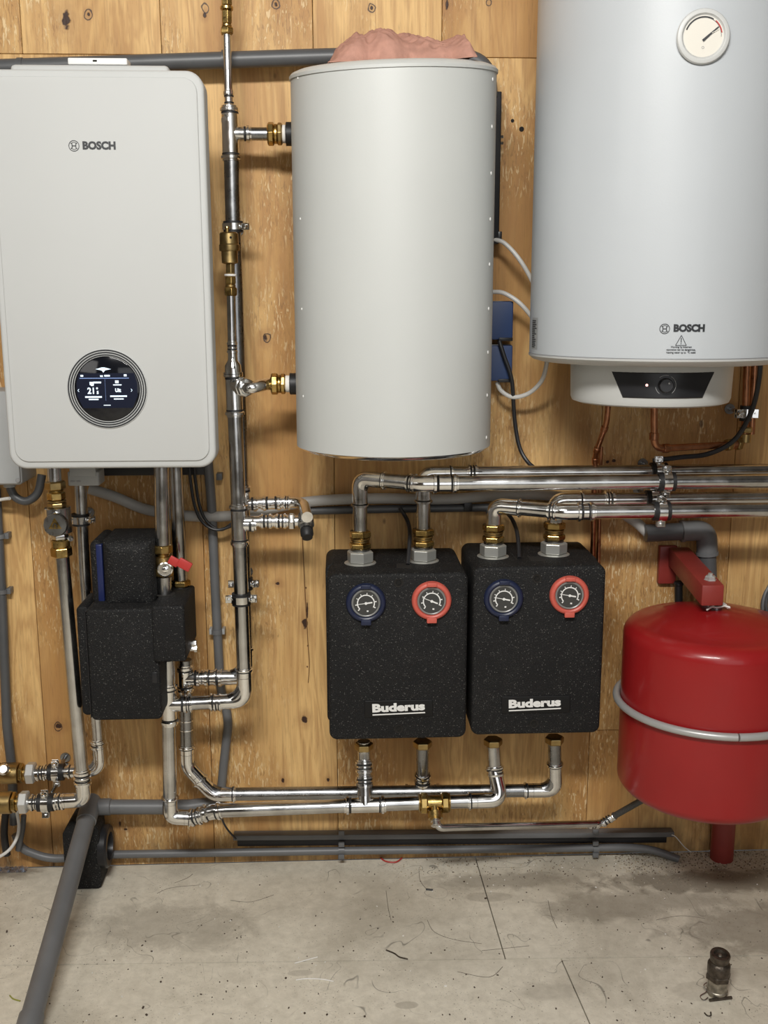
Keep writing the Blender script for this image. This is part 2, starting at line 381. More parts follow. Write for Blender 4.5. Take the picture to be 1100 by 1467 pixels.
def rprism(par, name, m, x0, x1, z0, z1, yb, yf, rc, bev=.003, segs=8, mi=0, bb=0.0):
    """rounded-rectangle slab standing in the xz plane from depth yb (near the wall) to yf (towards the camera), in distances from the wall"""
    def loop(i):
        rr = max(rc-i, .0005); o = []
        for cx_, cz, a0 in ((x1-i-rr, z1-i-rr, 0), (x0+i+rr, z1-i-rr, 90), (x0+i+rr, z0+i+rr, 180), (x1-i-rr, z0+i+rr, 270)):
            for k in range(segs+1):
                a = math.radians(a0+90*k/segs); o.append((cx_+rr*math.cos(a), cz+rr*math.sin(a)))
        return o
    g = G(); layers = []
    if bb: layers += [(yb, bb), (yb+bb*.3, bb*.3)]
    layers += [(yb+bb, 0), (yf-bev, 0)]+[(yf-bev+bev*math.sin(a), bev*(1-math.cos(a))) for a in (math.pi/6, math.pi/3, math.pi/2)]
    prev = None; n = 4*(segs+1)
    for d, i in layers:
        b = len(g.v); g.v += [V((x, -d, z)) for x, z in loop(i)]
        if prev is not None: g.bridge(prev, b, n)
        else: g.face(tuple(range(b, b+n)))
        prev = b
    g.face(tuple(range(prev, prev+n))[::-1])
    bm_fix = g.obj(name, m, par, 40)
    bm = bmesh.new(); bm.from_mesh(bm_fix.data); bmesh.ops.recalc_face_normals(bm, faces=bm.faces); bm.to_mesh(bm_fix.data); bm.free()
    return bm_fix
def bbox(par, name, m, x0, x1, d0, d1, z0, z1, bev=.004, seg=3):
    return G().box(((x0+x1)/2, -(d0+d1)/2, (z0+z1)/2), x1-x0, abs(d1-d0), z1-z0).obj(name, m, par, 40, bevel=bev, bseg=seg)
def textmesh(s, size, xs=1.0, bold=0.0, align='CENTER', ext=.0006):
    c = bpy.data.curves.new('t', 'FONT'); c.body = s; c.size = size; c.offset = bold; c.extrude = ext; c.align_x = align; c.align_y = 'CENTER'; c.resolution_u = 3
    o = bpy.data.objects.new('t', c); sc.collection.objects.link(o); dg = bpy.context.evaluated_depsgraph_get(); dg.update()
    me = o.evaluated_get(dg).to_mesh(); v = [V((p.co.x*xs, p.co.y, p.co.z)) for p in me.vertices]; f = [tuple(p.vertices) for p in me.polygons]
    o.evaluated_get(dg).to_mesh_clear(); bpy.data.objects.remove(o); bpy.data.curves.remove(c); return v, f
def put(name, m, par, data, fn):
    v, f = data; g = G(); g.v = [fn(p) for p in v]; g.f = list(f); g.m = [0]*len(f); return g.obj(name, m, par)
def plane_fn(c, right, upv):                       # local x,y -> plane; local z -> out of it
    right = right.normalized(); upv = upv.normalized(); n = right.cross(upv)
    return lambda p: c+right*p.x+upv*p.y+n*p.z
def cyl_fn(cx_, cy_, R, ang0, zc):                 # wraps local x around a vertical cylinder, ang measured from the -y direction
    def fn(p):
        a = ang0+p.x/R; return V((cx_+(R+p.z)*math.sin(a), cy_-(R+p.z)*math.cos(a), zc+p.y))
    return fn
def arcstrip(r0, r1, a0, a1, n=24, z=.0006):
    v = []; f = []
    for i in range(n+1):
        a = math.radians(a0+(a1-a0)*i/n)
        for r in (r0, r1): v.append(V((r*math.cos(a), r*math.sin(a), z)))
    for i in range(n): f.append((2*i, 2*i+1, 2*i+3, 2*i+2))
    return v, f
def merge(*ds):
    v = []; f = []
    for dv, df in ds:
        b = len(v); v += list(dv); f += [tuple(i+b for i in q) for q in df]
    return v, f
def rect(x0, y0, x1, y1, z=.0006):
    return [V((x0, y0, z)), V((x1, y0, z)), V((x1, y1, z)), V((x0, y1, z))], [(0, 1, 2, 3)]
def line2(x0, y0, x1, y1, w, z=.0006):
    d = V((x1-x0, y1-y0, 0)).normalized(); n = V((-d.y, d.x, 0))*w/2; a = V((x0, y0, z)); b = V((x1, y1, z))
    return [a+n, a-n, b-n, b+n], [(0, 1, 2, 3)]
def shift(d, x, y): return [p+V((x, y, 0)) for p in d[0]], d[1]
def logo(par, fn, h):                              # ring with the anchor mark + lettering, cap height h
    R = h*.72
    ring = merge(arcstrip(R*.88, R, 0, 360, 32), arcstrip(R*.60, R*.68, 35, 145, 12), arcstrip(R*.60, R*.68, 215, 325, 12),
                 rect(-R*.42, -R*.42, -R*.28, R*.42), rect(R*.28, -R*.42, R*.42, R*.42), rect(-R*.3, -R*.08, R*.3, R*.08),
                 line2(-R*.42, R*.36, -R*.58, R*.52, R*.12), line2(R*.42, R*.36, R*.58, R*.52, R*.12), line2(-R*.42, -R*.36, -R*.58, -R*.52, R*.12), line2(R*.42, -R*.36, R*.58, -R*.52, R*.12))
    put('emblem', PRINTG if False else PRINTB, par, ring, fn(0))
    put('lettering', PRINTB, par, textmesh('BOSCH', h*1.36, 1.0, h*.075, 'LEFT', .0003), fn(1))
def clamp(label, c, ax, r, sides=((1, 0, 0), (-1, 0, 0)), rod=True, w=.014, group='rubber lined pipe clamps', rubber_w=1.7, toward=None):
    t = T('pipe_clamp', label, 'pipe clamp', group); ax = ax.normalized(); rw = w*rubber_w
    g = G(); n = 24; prof = [(0, r*1.02), (0, r+.0045), (rw, r+.0045), (rw, r*1.02)]; g.lathe(prof, c-ax*rw/2, ax, n); g.obj('rubber_lining', RUBBER, t)
    g = G(); g.lathe([(0, r+.003), (0, r+.0065), (w, r+.0065), (w, r+.003)], c-ax*w/2, ax, n); g.obj('band', CHROME, t)
    for s in sides:
        s = V(s); s = (s-ax*s.dot(ax)).normalized(); q = ax.cross(s).normalized(); e = c+s*(r+.011)
        g = G()
        for k in (-1, 1): g.hull8([e+s*a*.006+ax*b*w/2+q*(k*.0035+z*.0012) for z in (-1, 1) for a, b in ((-1, -1), (1, -1), (1, 1), (-1, 1))])
        g.obj('ear', CHROME, t, bevel=.0006, bseg=1)
        g = G(); g.lathe([(0, .0018), (.002, .0022), (.018, .0022), (.018, .0052), (.0225, .0052), (.024, .0035)], e-q*.012, q, 12); g.obj('screw', CHROME, t)
    if rod:
        b = V((c.x, -.001, c.z)); d = b-c
        if d.length > r+.01: g = G(); a = c+d.normalized()*(r+.004); g.lathe([(0, .007), (.01, .007), (.01, .004), ((b-a).length-.003, .004), ((b-a).length-.003, .011), ((b-a).length, .011)], a, d, 12); g.obj('wall_stud', STEELD, t)
    return t
XP, ZP, YN = V((1, 0, 0)), V((0, 0, 1)), V((0, -1, 0))
UP = ZP
def path(par, pts, r, m, bend, arm, elb=None, name='pipe', seal=True):
    """pipe through pts with a press elbow at every inner corner"""
    pts = [V(p) for p in pts]; pipe(par, pts, r, m, name, bend)
    for i in range(1, len(pts)-1):
        if elb is None or i in elb: elbow(par, pts[i-1], pts[i], pts[i+1], r, bend, arm, seal=seal)
def union(par, base, ax, spec):
    """spec: list of (kind, length, radius, material, name)"""
    ax = ax.normalized(); o = V(base)
    for kind, L, r, m, nm in spec:
        if kind == 'h': hexn(par, o, ax, L, r, m, nm, ph=.3)
        elif kind == 'o': hexn(par, o, ax, L, r, m, nm, n=8)
        else: cyl(par, o, ax, L, r, m, nm)
        o = o+ax*L
    return o
# ================================================================== the setting
def struct(o): o['kind'] = 'structure'; return o
RX0, RX1, RY, RZ = -2.2, 2.4, -3.7, 2.75
PAINT = mat('room_paint', (.20, .195, .19), .8, 0, .05, 3)
BACKING = mat('dark_backing', (.05, .03, .018), .9)
wall = struct(G().box(((RX0+RX1)/2, .035, RZ/2), RX1-RX0, .03, RZ).obj('wall_back', BACKING))
struct(G().box((RX0-.02, RY/2, RZ/2), .04, -RY, RZ).obj('wall_left', PAINT))
struct(G().box((RX1+.02, RY/2, RZ/2), .04, -RY, RZ).obj('wall_right', PAINT))
struct(G().box(((RX0+RX1)/2, RY-.02, RZ/2), RX1-RX0, .04, RZ).obj('wall_front', PAINT))
struct(G().box(((RX0+RX1)/2, RY/2, RZ+.02), RX1-RX0, -RY, .04).obj('ceiling', PAINT))
gap = .0011
def board(x0, x1, z0, z1, name='wood_panel'):
    return G().box(((x0+x1)/2, .01, (z0+z1)/2), x1-x0-gap, .02, z1-z0-gap).obj(name, PLY, wall, bevel=.0008, bseg=1)
zj = P(760, 83, 0).z
ux = [RX0]+[P(a, 40, 0).x for a in (30, 230, 448, 633)]+[P(633, 40, 0).x+.35, RX1]
for a, b in zip(ux[:-1], ux[1:]): board(a, b, zj, RZ)
lx = [RX0, P(50, 850, 0).x, P(292, 800, 0).x, P(479, 720, 0).x, P(842, 1120, 0).x, P(1045, 780, 0).x, RX1]
zk = P(870, 1046, 0).z
for i, (a, b) in enumerate(zip(lx[:-1], lx[1:])):
    if i == 4: board(a, b, 0, zk); board(a, b, zk, zj)
    else: board(a, b, 0, zj)
for px, py, r in ((734, 173, .0034), (747, 185, .0048)):
    G().lathe([(0, r), (.001, r)], P(px, py, .0001), YN, 16).obj('drilled_hole', DARK, wall)
# floor sheets with open joints
fl = struct(G().box(((RX0+RX1)/2, RY/2, -.025), RX1-RX0, -RY, .01).obj('floor', BACKING))
sa, sb = PF(0, 1383), PF(1100, 1369); j1a, j1b = PF(681, 1229), PF(723, 1371); j2a, j2b = PF(803, 1372), PF(845, 1467)
seam = lambda x: sa.y+(x-sa.x)*(sb.y-sa.y)/(sb.x-sa.x)
j1 = lambda y: j1a.x+(y-j1a.y)*(j1b.x-j1a.x)/(j1b.y-j1a.y)
j2 = lambda y: j2a.x+(y-j2a.y)*(j2b.x-j2a.x)/(j2b.y-j2a.y)
def sheet(q):
    q = [V((a, b, 0)) for a, b in q]; c = sum(q, V())/4
    q = [p-(V((math.copysign(.0012, p.x-c.x), math.copysign(.0013, p.y-c.y), 0))) for p in q]
    G().hull8([p-V((0, 0, .02)) for p in q]+q).obj('floor_board', FLOOR, fl)
sj = seam(j1(seam(0))); sk = seam(j2(seam(.3)))
sheet([(RX0, seam(RX0)), (j1(sj), sj), (j1(0), 0), (RX0, 0)]); sheet([(j1(sj), sj), (RX1, seam(RX1)), (RX1, 0), (j1(0), 0)])
sheet([(RX0, RY), (j2(RY), RY), (j2(sk), sk), (RX0, seam(RX0))]); sheet([(j2(RY), RY), (RX1, RY), (RX1, seam(RX1)), (j2(sk), sk)])

# ================================================================== white wall boiler, left
bo = T('wall_boiler', 'flat white boiler with a round touch screen, mounted at the upper left', 'boiler')
d = .30; x0 = P(7, 600, d).x; x1 = P(307, 600, d).x; z0 = P(160, 672, d).z; z1 = P(150, 98, d).z
rprism(bo, 'front_cover', WHITE, x0, x1, z0, z1, .245, .293, .030, .006)
rprism(bo, 'front_panel', WHITE, x0+.012, x1-.011, z0+.013, z1-.012, .2915, .2962, .024, .002)
bbox(bo, 'casing', BODYG, x0+.03, x1-.038, .004, .246, z0+.018, z1-.02, .006)
hz_ = P(140, 92, .235).z; bbox(bo, 'hood', WHITE, P(22, 97, .2).x, P(246, 97, .2).x, .11, .235, z1-.03, hz_, .008)
for i in range(9):
    z = z0+.12+i*(z1-z0-.2)/8
    bbox(bo, 'side_clip', PRINTG, x1-.039, x1-.0355, .222, .240, z-.008, z+.008, .001)
Rt = XP; c = P(154, 557, .2962)
lp = P(106, 209, .2962); k = P(158, 209, .2962).x-P(118, 209, .2962).x
def bl(i):
    if i == 0: return plane_fn(lp, XP, ZP)
    return plane_fn(P(118, 209, .2962), XP, ZP)
logo(bo, bl, .0125)
scr = G().lathe([(0, .0001), (0, .0700), (.0012, .0700), (.0022, .0690), (.0022, .0570), (.0012, .0565), (.0012, .0001)], c, YN, 72).obj('screen_bezel', WHITE, bo)
for r in (.0672, .0632, .0592):
    G().lathe([(.0021, r-.0012), (.0028, r-.0012), (.0028, r+.0012), (.0021, r+.0012)], c, YN, 72).obj('groove_ring', PRINTB, scr)
gl = G().lathe([(0, .0560), (.0024, .0560), (.0029, .0552), (.0030, .0001)], c, YN, 64).obj('screen', SCREEN, bo)
fn = plane_fn(c+YN*.0031, XP, ZP)
s_ = .0570/47.0                                   # metres per photo pixel on the screen, centre (154,557)
q = lambda px, py: ((px-154)*s_, -(py-557)*s_)
put('display_background', GLOWB, gl, merge(([V((-.0480, .0275, 0)), V((-.0525, .010, 0)), V((-.0525, -.012, 0)), V((-.0430, -.0335, 0)), V((.0430, -.0335, 0)), V((.0525, -.012, 0)), V((.0525, .010, 0)), V((.0480, .0275, 0))], [(0, 1, 2, 3, 4, 5, 6, 7)])), plane_fn(c+YN*.00305, XP, ZP))
dsp = [line2(*q(115.5, 541.5), *q(186, 541.5), .0013), line2(*q(151.5, 543), *q(151.5, 574), .0003)]
put('display_line', GLOWL, gl, merge(*dsp), fn)
x_, y_ = q(150, 528.5)
tri = ([V((x_-.0135, y_, .0006)), V((x_-.003, y_-.0022, .0006)), V((x_, y_-.006, .0006)), V((x_+.003, y_-.0022, .0006)), V((x_+.0135, y_, .0006)), V((x_+.002, y_+.003, .0006)), V((x_-.002, y_+.003, .0006))], [(0, 1, 2, 3, 4, 5, 6)])
bars = [tri]
for a in ((122, 571.5-3, 146, 568.5, 2.4), (127, 572, 141, 572, 1.8), (158, 567.5, 182, 567.5, 2.2), (163, 571.5, 177, 571.5, 1.6), (135, 547.6, 146, 547.6, 2.4), (129.5, 549, 135.5, 549, 4.5), (131, 552, 135, 552, 1.2), (163, 551.2, 175, 551.2, 1.6), (166, 546.8, 171, 546.8, 4), (117, 538, 121, 538, 2.6), (145, 538.5, 149, 538.5, 2.2), (151, 538, 159, 538, 2.4), (179, 537.5, 183, 537.5, 3), (148, 580.5, 158, 580.5, 1.0)):
    bars.append(line2(*q(a[0], a[1]), *q(a[2], a[3]), a[4]*s_))
for sx, xx in ((1, 112), (-1, 190)):
    x_, y_ = q(xx, 559)
    bars += [line2(x_, y_, x_+sx*.0022, y_+.0024, .0008), line2(x_, y_, x_+sx*.0022, y_-.0024, .0008)]
put('display_symbols', GLOW, gl, merge(*bars), fn)
for tx, sz, px, py in (('2', .0150, 128.5, 560), ('1', .0150, 134.2, 560), ('°', .010, 139.6, 558.5), ('5', .0070, 140.3, 562.3), ('Uit', .0085, 169.5, 559.2)):
    put('display_digit', GLOW, gl, shift(textmesh(tx, sz, .92, .0004), *q(px, py)), fn)
# white plastic strip lying on the boiler
st = tag(bbox(None, 'plastic_strip', PRINT, P(97, 90, .23).x, P(182, 90, .23).x, .195, .230, hz_+.0005, hz_+.0115, .002), 'long white plastic strip lying on top of the left boiler', 'plastic strip')
bbox(st, 'slot', DARK, P(133, 90, .23).x, P(139, 90, .23).x, .2298, .2304, hz_+.005, hz_+.008, .0001, 1)
# box and glands under the boiler
t = T('connection_box', 'small grey plastic connection box under the boiler behind two pipes', 'connection box')
zb = P(120, 675, .15).z
bx0, bx1 = P(97, 690, .15).x, P(142, 690, .15).x
bbox(t, 'housing', BOXG, bx0, bx1, .10, .15, zb-.029, zb-.001, .003)
bbox(t, 'lid', BOXG, bx0+.005, bx1-.005, .104, .153, zb-.010, zb+.012, .001)
for px in (101, 110): bbox(t, 'latch', PRINTG, P(px, 692, .15).x, P(px+6, 692, .15).x, .1495, .1515, zb-.0215, zb-.0185, .0003, 1)
t = T('wall_box', 'grey plastic box at the left edge, partly behind the boiler', 'electrical box')
xe = P(31, 680, .10).x
rprism(t, 'housing', BOXG, xe-.11, xe, P(20, 695, .10).z, P(20, 560, .10).z, .002, .10, .008, .004)
rprism(t, 'lid', BOXG, xe-.108, xe-.002, P(20, 693, .10).z, P(20, 560, .10).z, .0995, .106, .008, .003)
cyl(t, P(26, 688, .106), YN, .003, .0045, PRINTG, 'lid_screw')
g = P(14, 698, .05); cyl(t, V((g.x, g.y, P(20, 695, .10).z-.012)), ZP, .012, .012, BOXG, 'cable_gland')
t = tag(G().tube(spline([V((g.x, g.y, P(20, 695, .10).z-.012)), P(22, 712, .05), P(38, 718, .05), P(54, 706, .045), P(60, 680, .04)], 8), .0085, 14).obj('flexible_hose', PVCD), 'dark ribbed hose looping under the grey wall box', 'hose')
tag(G().tube(spline([P(-20, 722, .05), P(0, 716, .05), P(14, 714, .06)], 6), .0035, 10).obj('white_lead', WCABLE), 'short white lead at the left edge below the grey box', 'cable')

# ================================================================== buffer tank, middle
dc = .215; bx = P(563.5, 600, dc).x; R = (P(704, 560, dc).x-P(424, 560, dc).x)/2*.992
bz0 = P(565, 642, dc).z; bz1 = P(565, 102, dc).z
bu = T('buffer_tank', 'tall white cylindrical tank with a pink cloth on top, in the middle', 'tank')
o = V((bx, -dc, bz0)); Hh = bz1-bz0
def tilt(ob):                                   # the lid slopes slightly down towards the front
    for v_ in ob.data.vertices:
        t_ = max(0, min(1.05, (v_.co.z-bz0)/Hh)); v_.co.z += t_*((v_.co.y+dc)*.110+(v_.co.x-bx)*.035)
    return ob
G().lathe([(.004, .001), (0, R*.5), (0, R-.016), (.003, R-.006), (.009, R)], o, ZP, 96).obj('base_rim', CHROME, bu)
_s = G().lathe([(.009, R)]+[(.009+(Hh-.021)*i/12, R) for i in range(13)]+[(Hh-.012, R-.002)], o, ZP, 96).obj('shell', TANKW, bu); tilt(_s)
_l = G().lathe([(Hh-.012, R-.001), (Hh-.011, R+.0022), (Hh-.006, R+.0025), (Hh-.001, R-.002), (Hh+.003, R-.012), (Hh+.004, R-.03), (Hh+.004, .001)], o, ZP, 96).obj('lid', TANKW, bu); tilt(_l)
for i in range(9):
    z = bz0+.028+i*(Hh-.055)/8; a = math.radians(66)
    n_ = V((math.sin(a), -math.cos(a), 0)); G().lathe([(0, .0034), (.0008, .003), (.0015, .0001)], V((bx, -dc, z))+n_*R, n_, 12).obj('rivet', PRINT, bu)
    if i in (1, 3, 5, 8):
        a = -a; n_ = V((math.sin(a), -math.cos(a), 0)); G().lathe([(0, .0026), (.0008, .002), (.0012, .0001)], V((bx, -dc, z))+n_*R, n_, 12).obj('rivet', PRINT, bu)
xr = P(715, 250, .04).x
bbox(bu, 'mounting_bracket', BLACK, xr-.10, xr, .004, .055, P(716, 350, .04).z, P(716, 133, .04).z, .002)
for py in (196, 205): G().lathe([(0, .006), (.006, .006), (.006, .003), (.012, .003)], P(712, py, .045), XP, 6).obj('bracket_bolt', STEELD, bu)
G().box(P(715, 338, .045), .008, .02, .016).obj('bracket_tab', BLACK, bu, bevel=.001)
# ports
zt1 = P(400, 192, .10).z; zt2 = P(400, 550, .15).z
ya = -.10; xs = bx-math.sqrt(R*R-(dc-.10)**2)
a0 = PX(409.5, .10, zt1); cyl(bu, a0, XP, xs-a0.x+.02, .0215, RUBBER, 'port_collar')
ys = .15; xs2 = bx-math.sqrt(R*R-(dc-ys)**2)
a1 = PX(415, ys, zt2); cyl(bu, a1, XP, xs2-a1.x+.02, .0205, RUBBER, 'port_collar')

# pink cloth
cx0, cx1 = P(468, 90, .22).x, P(669, 90, .22).x; cy0, cy1 = -.10, -.335
g = G(); NX, NY = 150, 90
prof = [(468, 95), (478, 88), (490, 70), (502, 57), (512, 50), (522, 53), (532, 47), (545, 43), (557, 47), (570, 54), (585, 57), (600, 60), (615, 64), (628, 67), (640, 65), (652, 60), (660, 59), (667, 68), (669, 80)]
def prz(px):
    for (a, b), (c_, e) in zip(prof[:-1], prof[1:]):
        if a <= px <= c_: return b+(e-b)*(px-a)/(c_-a)
    return 90
top0 = bz1+.004
for i in range(NX+1):
    for j in range(NY+1):
        u = i/NX; v = j/NY; px = 468+201*u
        top = top0+((cy0+(cy1-cy0)*v)+dc)*.114+((cx0+(cx1-cx0)*u)-bx)*.037+.0015
        edge = .06*math.sin(u*11)+.05*noise.noise(V((u*5, 3, 1)))
        vv = min(max((v-.06-abs(edge)*.6)/(.88), 0), 1)
        hmax = max(P(px, prz(px)+5, .20).z-(top0+((cx0+(cx1-cx0)*u)-bx)*.037), .004)*1.06
        sh = math.sin(math.pi*vv)**.45 if 0 < vv < 1 else 0
        X = cx0+(cx1-cx0)*u; Y = cy0+(cy1-cy0)*v
        w = V((X*14, Y*14, 2)); n1 = noise.noise(w+V((0, 0, 3))*1); r1 = 1-abs(noise.noise(V((X*22+Y*9, Y*13, 7))))*2.0; r2 = 1-abs(noise.noise(V((X*48-Y*30, Y*40+X*18, 5))))*2.0
        eu = min(1, min(u, 1-u)/.05)
        h = (hmax*(.80+.10*n1)*sh+.008*r1*sh+.006*r2*sh+.0025*noise.noise(V((X*90, Y*70, 1)))*sh)*(.25+.75*eu)+.0015
        g.v.append(V((X+.004*n1+ (.012*(v-.5))*math.sin(v*9), Y+.012*noise.noise(V((X*20, 5, Y*8))), top+max(h, .0012))))
for i in range(NX):
    for j in range(NY):
        a = i*(NY+1)+j; g.face((a, a+1, a+NY+2, a+NY+1))
cl = tag(g.obj('cloth', CLOTH, None, 180), 'crumpled pink cleaning cloth on top of the middle tank', 'cloth')
sm = cl.modifiers.new('thick', 'SOLIDIFY'); sm.thickness = .0012; sm.offset = -1

# ================================================================== water heater, right
hc = .26; HR = 180/F*(CAMD-hc)*1.0; hx = P(940, 500, hc).x; HR = (P(1120, 500, hc).x-P(760, 500, hc).x)/2*.99
he = T('water_heater', 'large cool white cylindrical water heater at the upper right, with round thermometer', 'water heater')
hz0 = P(940, 516.5, hc).z
zs = hz0+.013; ztop = P(940, -60, hc).z
o = V((hx, -hc, 0))
G().lathe([(hz0, .001), (hz0-.001, HR*.6), (hz0, HR-.02), (hz0+.004, HR-.006), (hz0+.010, HR+.0008), (zs, HR+.001), (zs+.0005, HR-.003)], o, ZP, 96).obj('bottom_rim', HEATP, he)
G().lathe([(zs+.0005, HR-.003), (zs+.0015, HR), (ztop+.1, HR), (ztop+.12, HR-.015), (ztop+.125, .001)], o, ZP, 96).obj('shell', HEATW, he)
G().lathe([(zs-.0004, HR-.0005), (zs-.0004, HR+.0012), (zs+.0010, HR+.0006), (zs+.0010, HR-.0005)], o, ZP, 96).obj('seam', PRINTG, he)
CR = (P(1037, 560, hc).x-P(818, 560, hc).x)/2; chx = P(927.5, 560, hc).x
cz0 = P(927, 574, hc).z
co = V((chx, -hc-.012, 0)); cyc = -co.y
ct = G().lathe([(cz0+.004, .001), (cz0, CR*.5), (cz0, CR-.012), (cz0+.003, CR-.003), (cz0+.010, CR), (hz0+.004, CR+.002)], co, ZP, 72).obj('control_housing', HEATP, he)
# black control panel on the housing
def cf(zc): return cyl_fn(chx, co.y, CR+.0014, 0, zc)
dfr = cyc+CR
def chan(px): return math.asin(max(-1, min(1, (PX(px, dfr, 0).x-chx)/(CR*1.0))))*CR
zp = lambda py: P(948, py, dfr).z
zpt, zpb = zp(534), zp(571)
xa, xb, xc_, xd = (P(880, 536, dfr-.02).x-chx), (P(1018, 533, dfr-.035).x-chx), (P(1003, 568, dfr-.02).x-chx), (P(895, 571, dfr-.01).x-chx)
A = lambda x: math.asin(x/CR)*CR
g = G(); NN = 24; hgt = zpt-zpb
for layer, ins in ((-.003, 0), (0, 0), (.0012, .0015)):
    for row, (l, r_) in ((1, (A(xa), A(xb))), (0, (A(xd), A(xc_)))):
        for i in range(NN+1):
            x = (l+ins)+(r_-l-2*ins)*i/NN; g.v.append(cf(zpb+row*hgt+(ins if row == 0 else -ins))(V((x, 0, layer))))
def gi(L_, row, i): return L_*2*(NN+1)+row*(NN+1)+i
for i in range(NN):
    g.face((gi(2, 0, i), gi(2, 0, i+1), gi(2, 1, i+1), gi(2, 1, i)))
    for L_ in (0, 1):
        g.face((gi(L_, 0, i), gi(L_, 0, i+1), gi(L_+1, 0, i+1), gi(L_+1, 0, i))); g.face((gi(L_, 1, i), gi(L_+1, 1, i), gi(L_+1, 1, i+1), gi(L_, 1, i+1)))
for L_ in (0, 1):
    for i in (0, NN): g.face((gi(L_, 0, i), gi(L_, 1, i), gi(L_+1, 1, i), gi(L_+1, 0, i)))
pn = g.obj('control_panel', BLACK, ct)
kx = A(P(953, 552, dfr).x-chx); kz = P(953, 552, dfr).z
nrm = V((math.sin(kx/CR), -math.cos(kx/CR), 0)); kc = cf(kz)(V((kx, 0, .001)))
G().lathe([(0, .0125), (.008, .0118), (.010, .0105), (.010, .0001)], kc, nrm, 32).obj('knob', BLACK, ct)
put('dial_marks', PRINTG, ct, merge(arcstrip(.0165, .0172, -50, 60), arcstrip(.0165, .0172, 75, 130), arcstrip(.0165, .0172, 190, 235)), plane_fn(kc+nrm*.0008, V((-nrm.y, nrm.x, 0)), ZP))
G().lathe([(.0095, .0015), (.0108, .0015)], kc+ZP*.004+XP*.004, nrm, 12).obj('knob_mark', PRINTG, ct)
lx_ = A(P(928, 552, dfr).x-chx); lc = cf(kz)(V((lx_, 0, .001))); G().lathe([(0, .0024), (.0014, .0018), (.0016, .0001)], lc, V((math.sin(lx_/CR), -math.cos(lx_/CR), 0)), 12).obj('indicator_light', LED, ct)
# logo and warning print wrapped round the shell
def hang(px, py):
    """angle and height on the shell under a pixel"""
    r = ray(px, py); ox, oy = CAM.x-hx, CAM.y+hc; a = r.x*r.x+r.y*r.y; b = ox*r.x+oy*r.y; c_ = ox*ox+oy*oy-HR*HR
    t_ = (-b-math.sqrt(max(0, b*b-a*c_)))/a; p = CAM+r*t_; return math.atan2(p.x-hx, -(p.y+hc)), p.z
def hfn(px, py, lift=.0004):
    a, z = hang(px, py); return cyl_fn(hx, -hc, HR+lift, a, z)
logo(he, lambda i: hfn(952, 471) if i == 0 else hfn(964.5, 470.5), .0112)
put('warning_symbol', PRINTB, he, merge(line2(-.0085, -.0075, .0085, -.0075, .0008), line2(-.0085, -.0075, 0, .0085, .0008), line2(.0085, -.0075, 0, .0085, .0008), line2(0, -.003, 0, .0045, .0012), line2(0, -.0055, 0, -.0042, .0012)), hfn(975.5, 488))
put('warning_text', PRINTB, he, merge(shift(textmesh('Warning: by incorrect', .0040, .92), 0, .0043), shift(textmesh('operation can be dangerous,', .0042, .95), 0, 0), shift(textmesh('heating water up to  °C scald', .0042, .92), 0, -.0045)), hfn(975.5, 501))
# thermometer on the shell
a, z = hang(1006.5, 53); n_ = V((math.sin(a), -math.cos(a), 0)); tc = V((hx, -hc, z))+n_*(HR-.004); tr = V((math.cos(a), math.sin(a), 0))
th = G().lathe([(0, .0385), (.0075, .0400), (.0100, .0385), (.0115, .0340), (.0112, .0325), (.0085, .0310), (.0080, .0300), (.0080, .0001)], tc, n_, 64).obj('thermometer', HEATP, he)
dfn = plane_fn(tc+n_*.0083, tr, ZP)
put('dial', CREAM, th, ([V((.0298*math.cos(i*math.pi/24), .0298*math.sin(i*math.pi/24), 0)) for i in range(48)], [tuple(range(48))]), dfn)
put('scale_arc', PRINTB, th, merge(arcstrip(.0268, .0284, 60, 160), arcstrip(.0262, .0268, -2, 160)), dfn)
put('scale_arc', REDH, th, arcstrip(.0268, .0284, 10, 52), dfn)
put('needle', PRINTB, th, merge(([V((-.002, -.005, .0012)), V((.0005, -.008, .0012)), V((.0225, .0125, .0012)), V((.0215, .0138, .0012))], [(0, 1, 2, 3)])), dfn)
put('needle_tip', CREAM, th, line2(.012, .0040, .0225, .0098, .0008, .0020), dfn)
put('degree_mark', PRINTG, th, merge(arcstrip(.0014, .0020, 0, 360, 12)), plane_fn(tc+n_*.0083+ZP*(-.016), tr, ZP))
# rating plate wrapped near the left edge
al, zl0 = hang(764.5, 500); _, zl1 = hang(764.5, 455)
lf = cyl_fn(hx, -hc, HR+.0004, al, 0)
hL = zl1-zl0; mid = (zl0+zl1)/2
def patch(x0_, x1_, y0_, y1_, z_, nn=8):
    v = []; f = []
    for i in range(nn+1):
        x = x0_+(x1_-x0_)*i/nn; v += [V((x, y0_, z_)), V((x, y1_, z_))]
    for i in range(nn): f.append((2*i, 2*i+2, 2*i+3, 2*i+1))
    return v, f
lb = put('rating_label', mat('label_silver', (.33, .34, .34), .4), he, patch(-.014, .020, mid-hL/2, mid+hL/2, 0), lf)
random.seed(3); dd = []
for i in range(15):
    yy = mid-hL/2+.003+i*(hL-.006)/15; dd.append(patch(-.012, .004+random.random()*.012, yy, yy+.0019, .0003, 5))
put('label_print', PRINTB, lb, merge(*dd), lf)

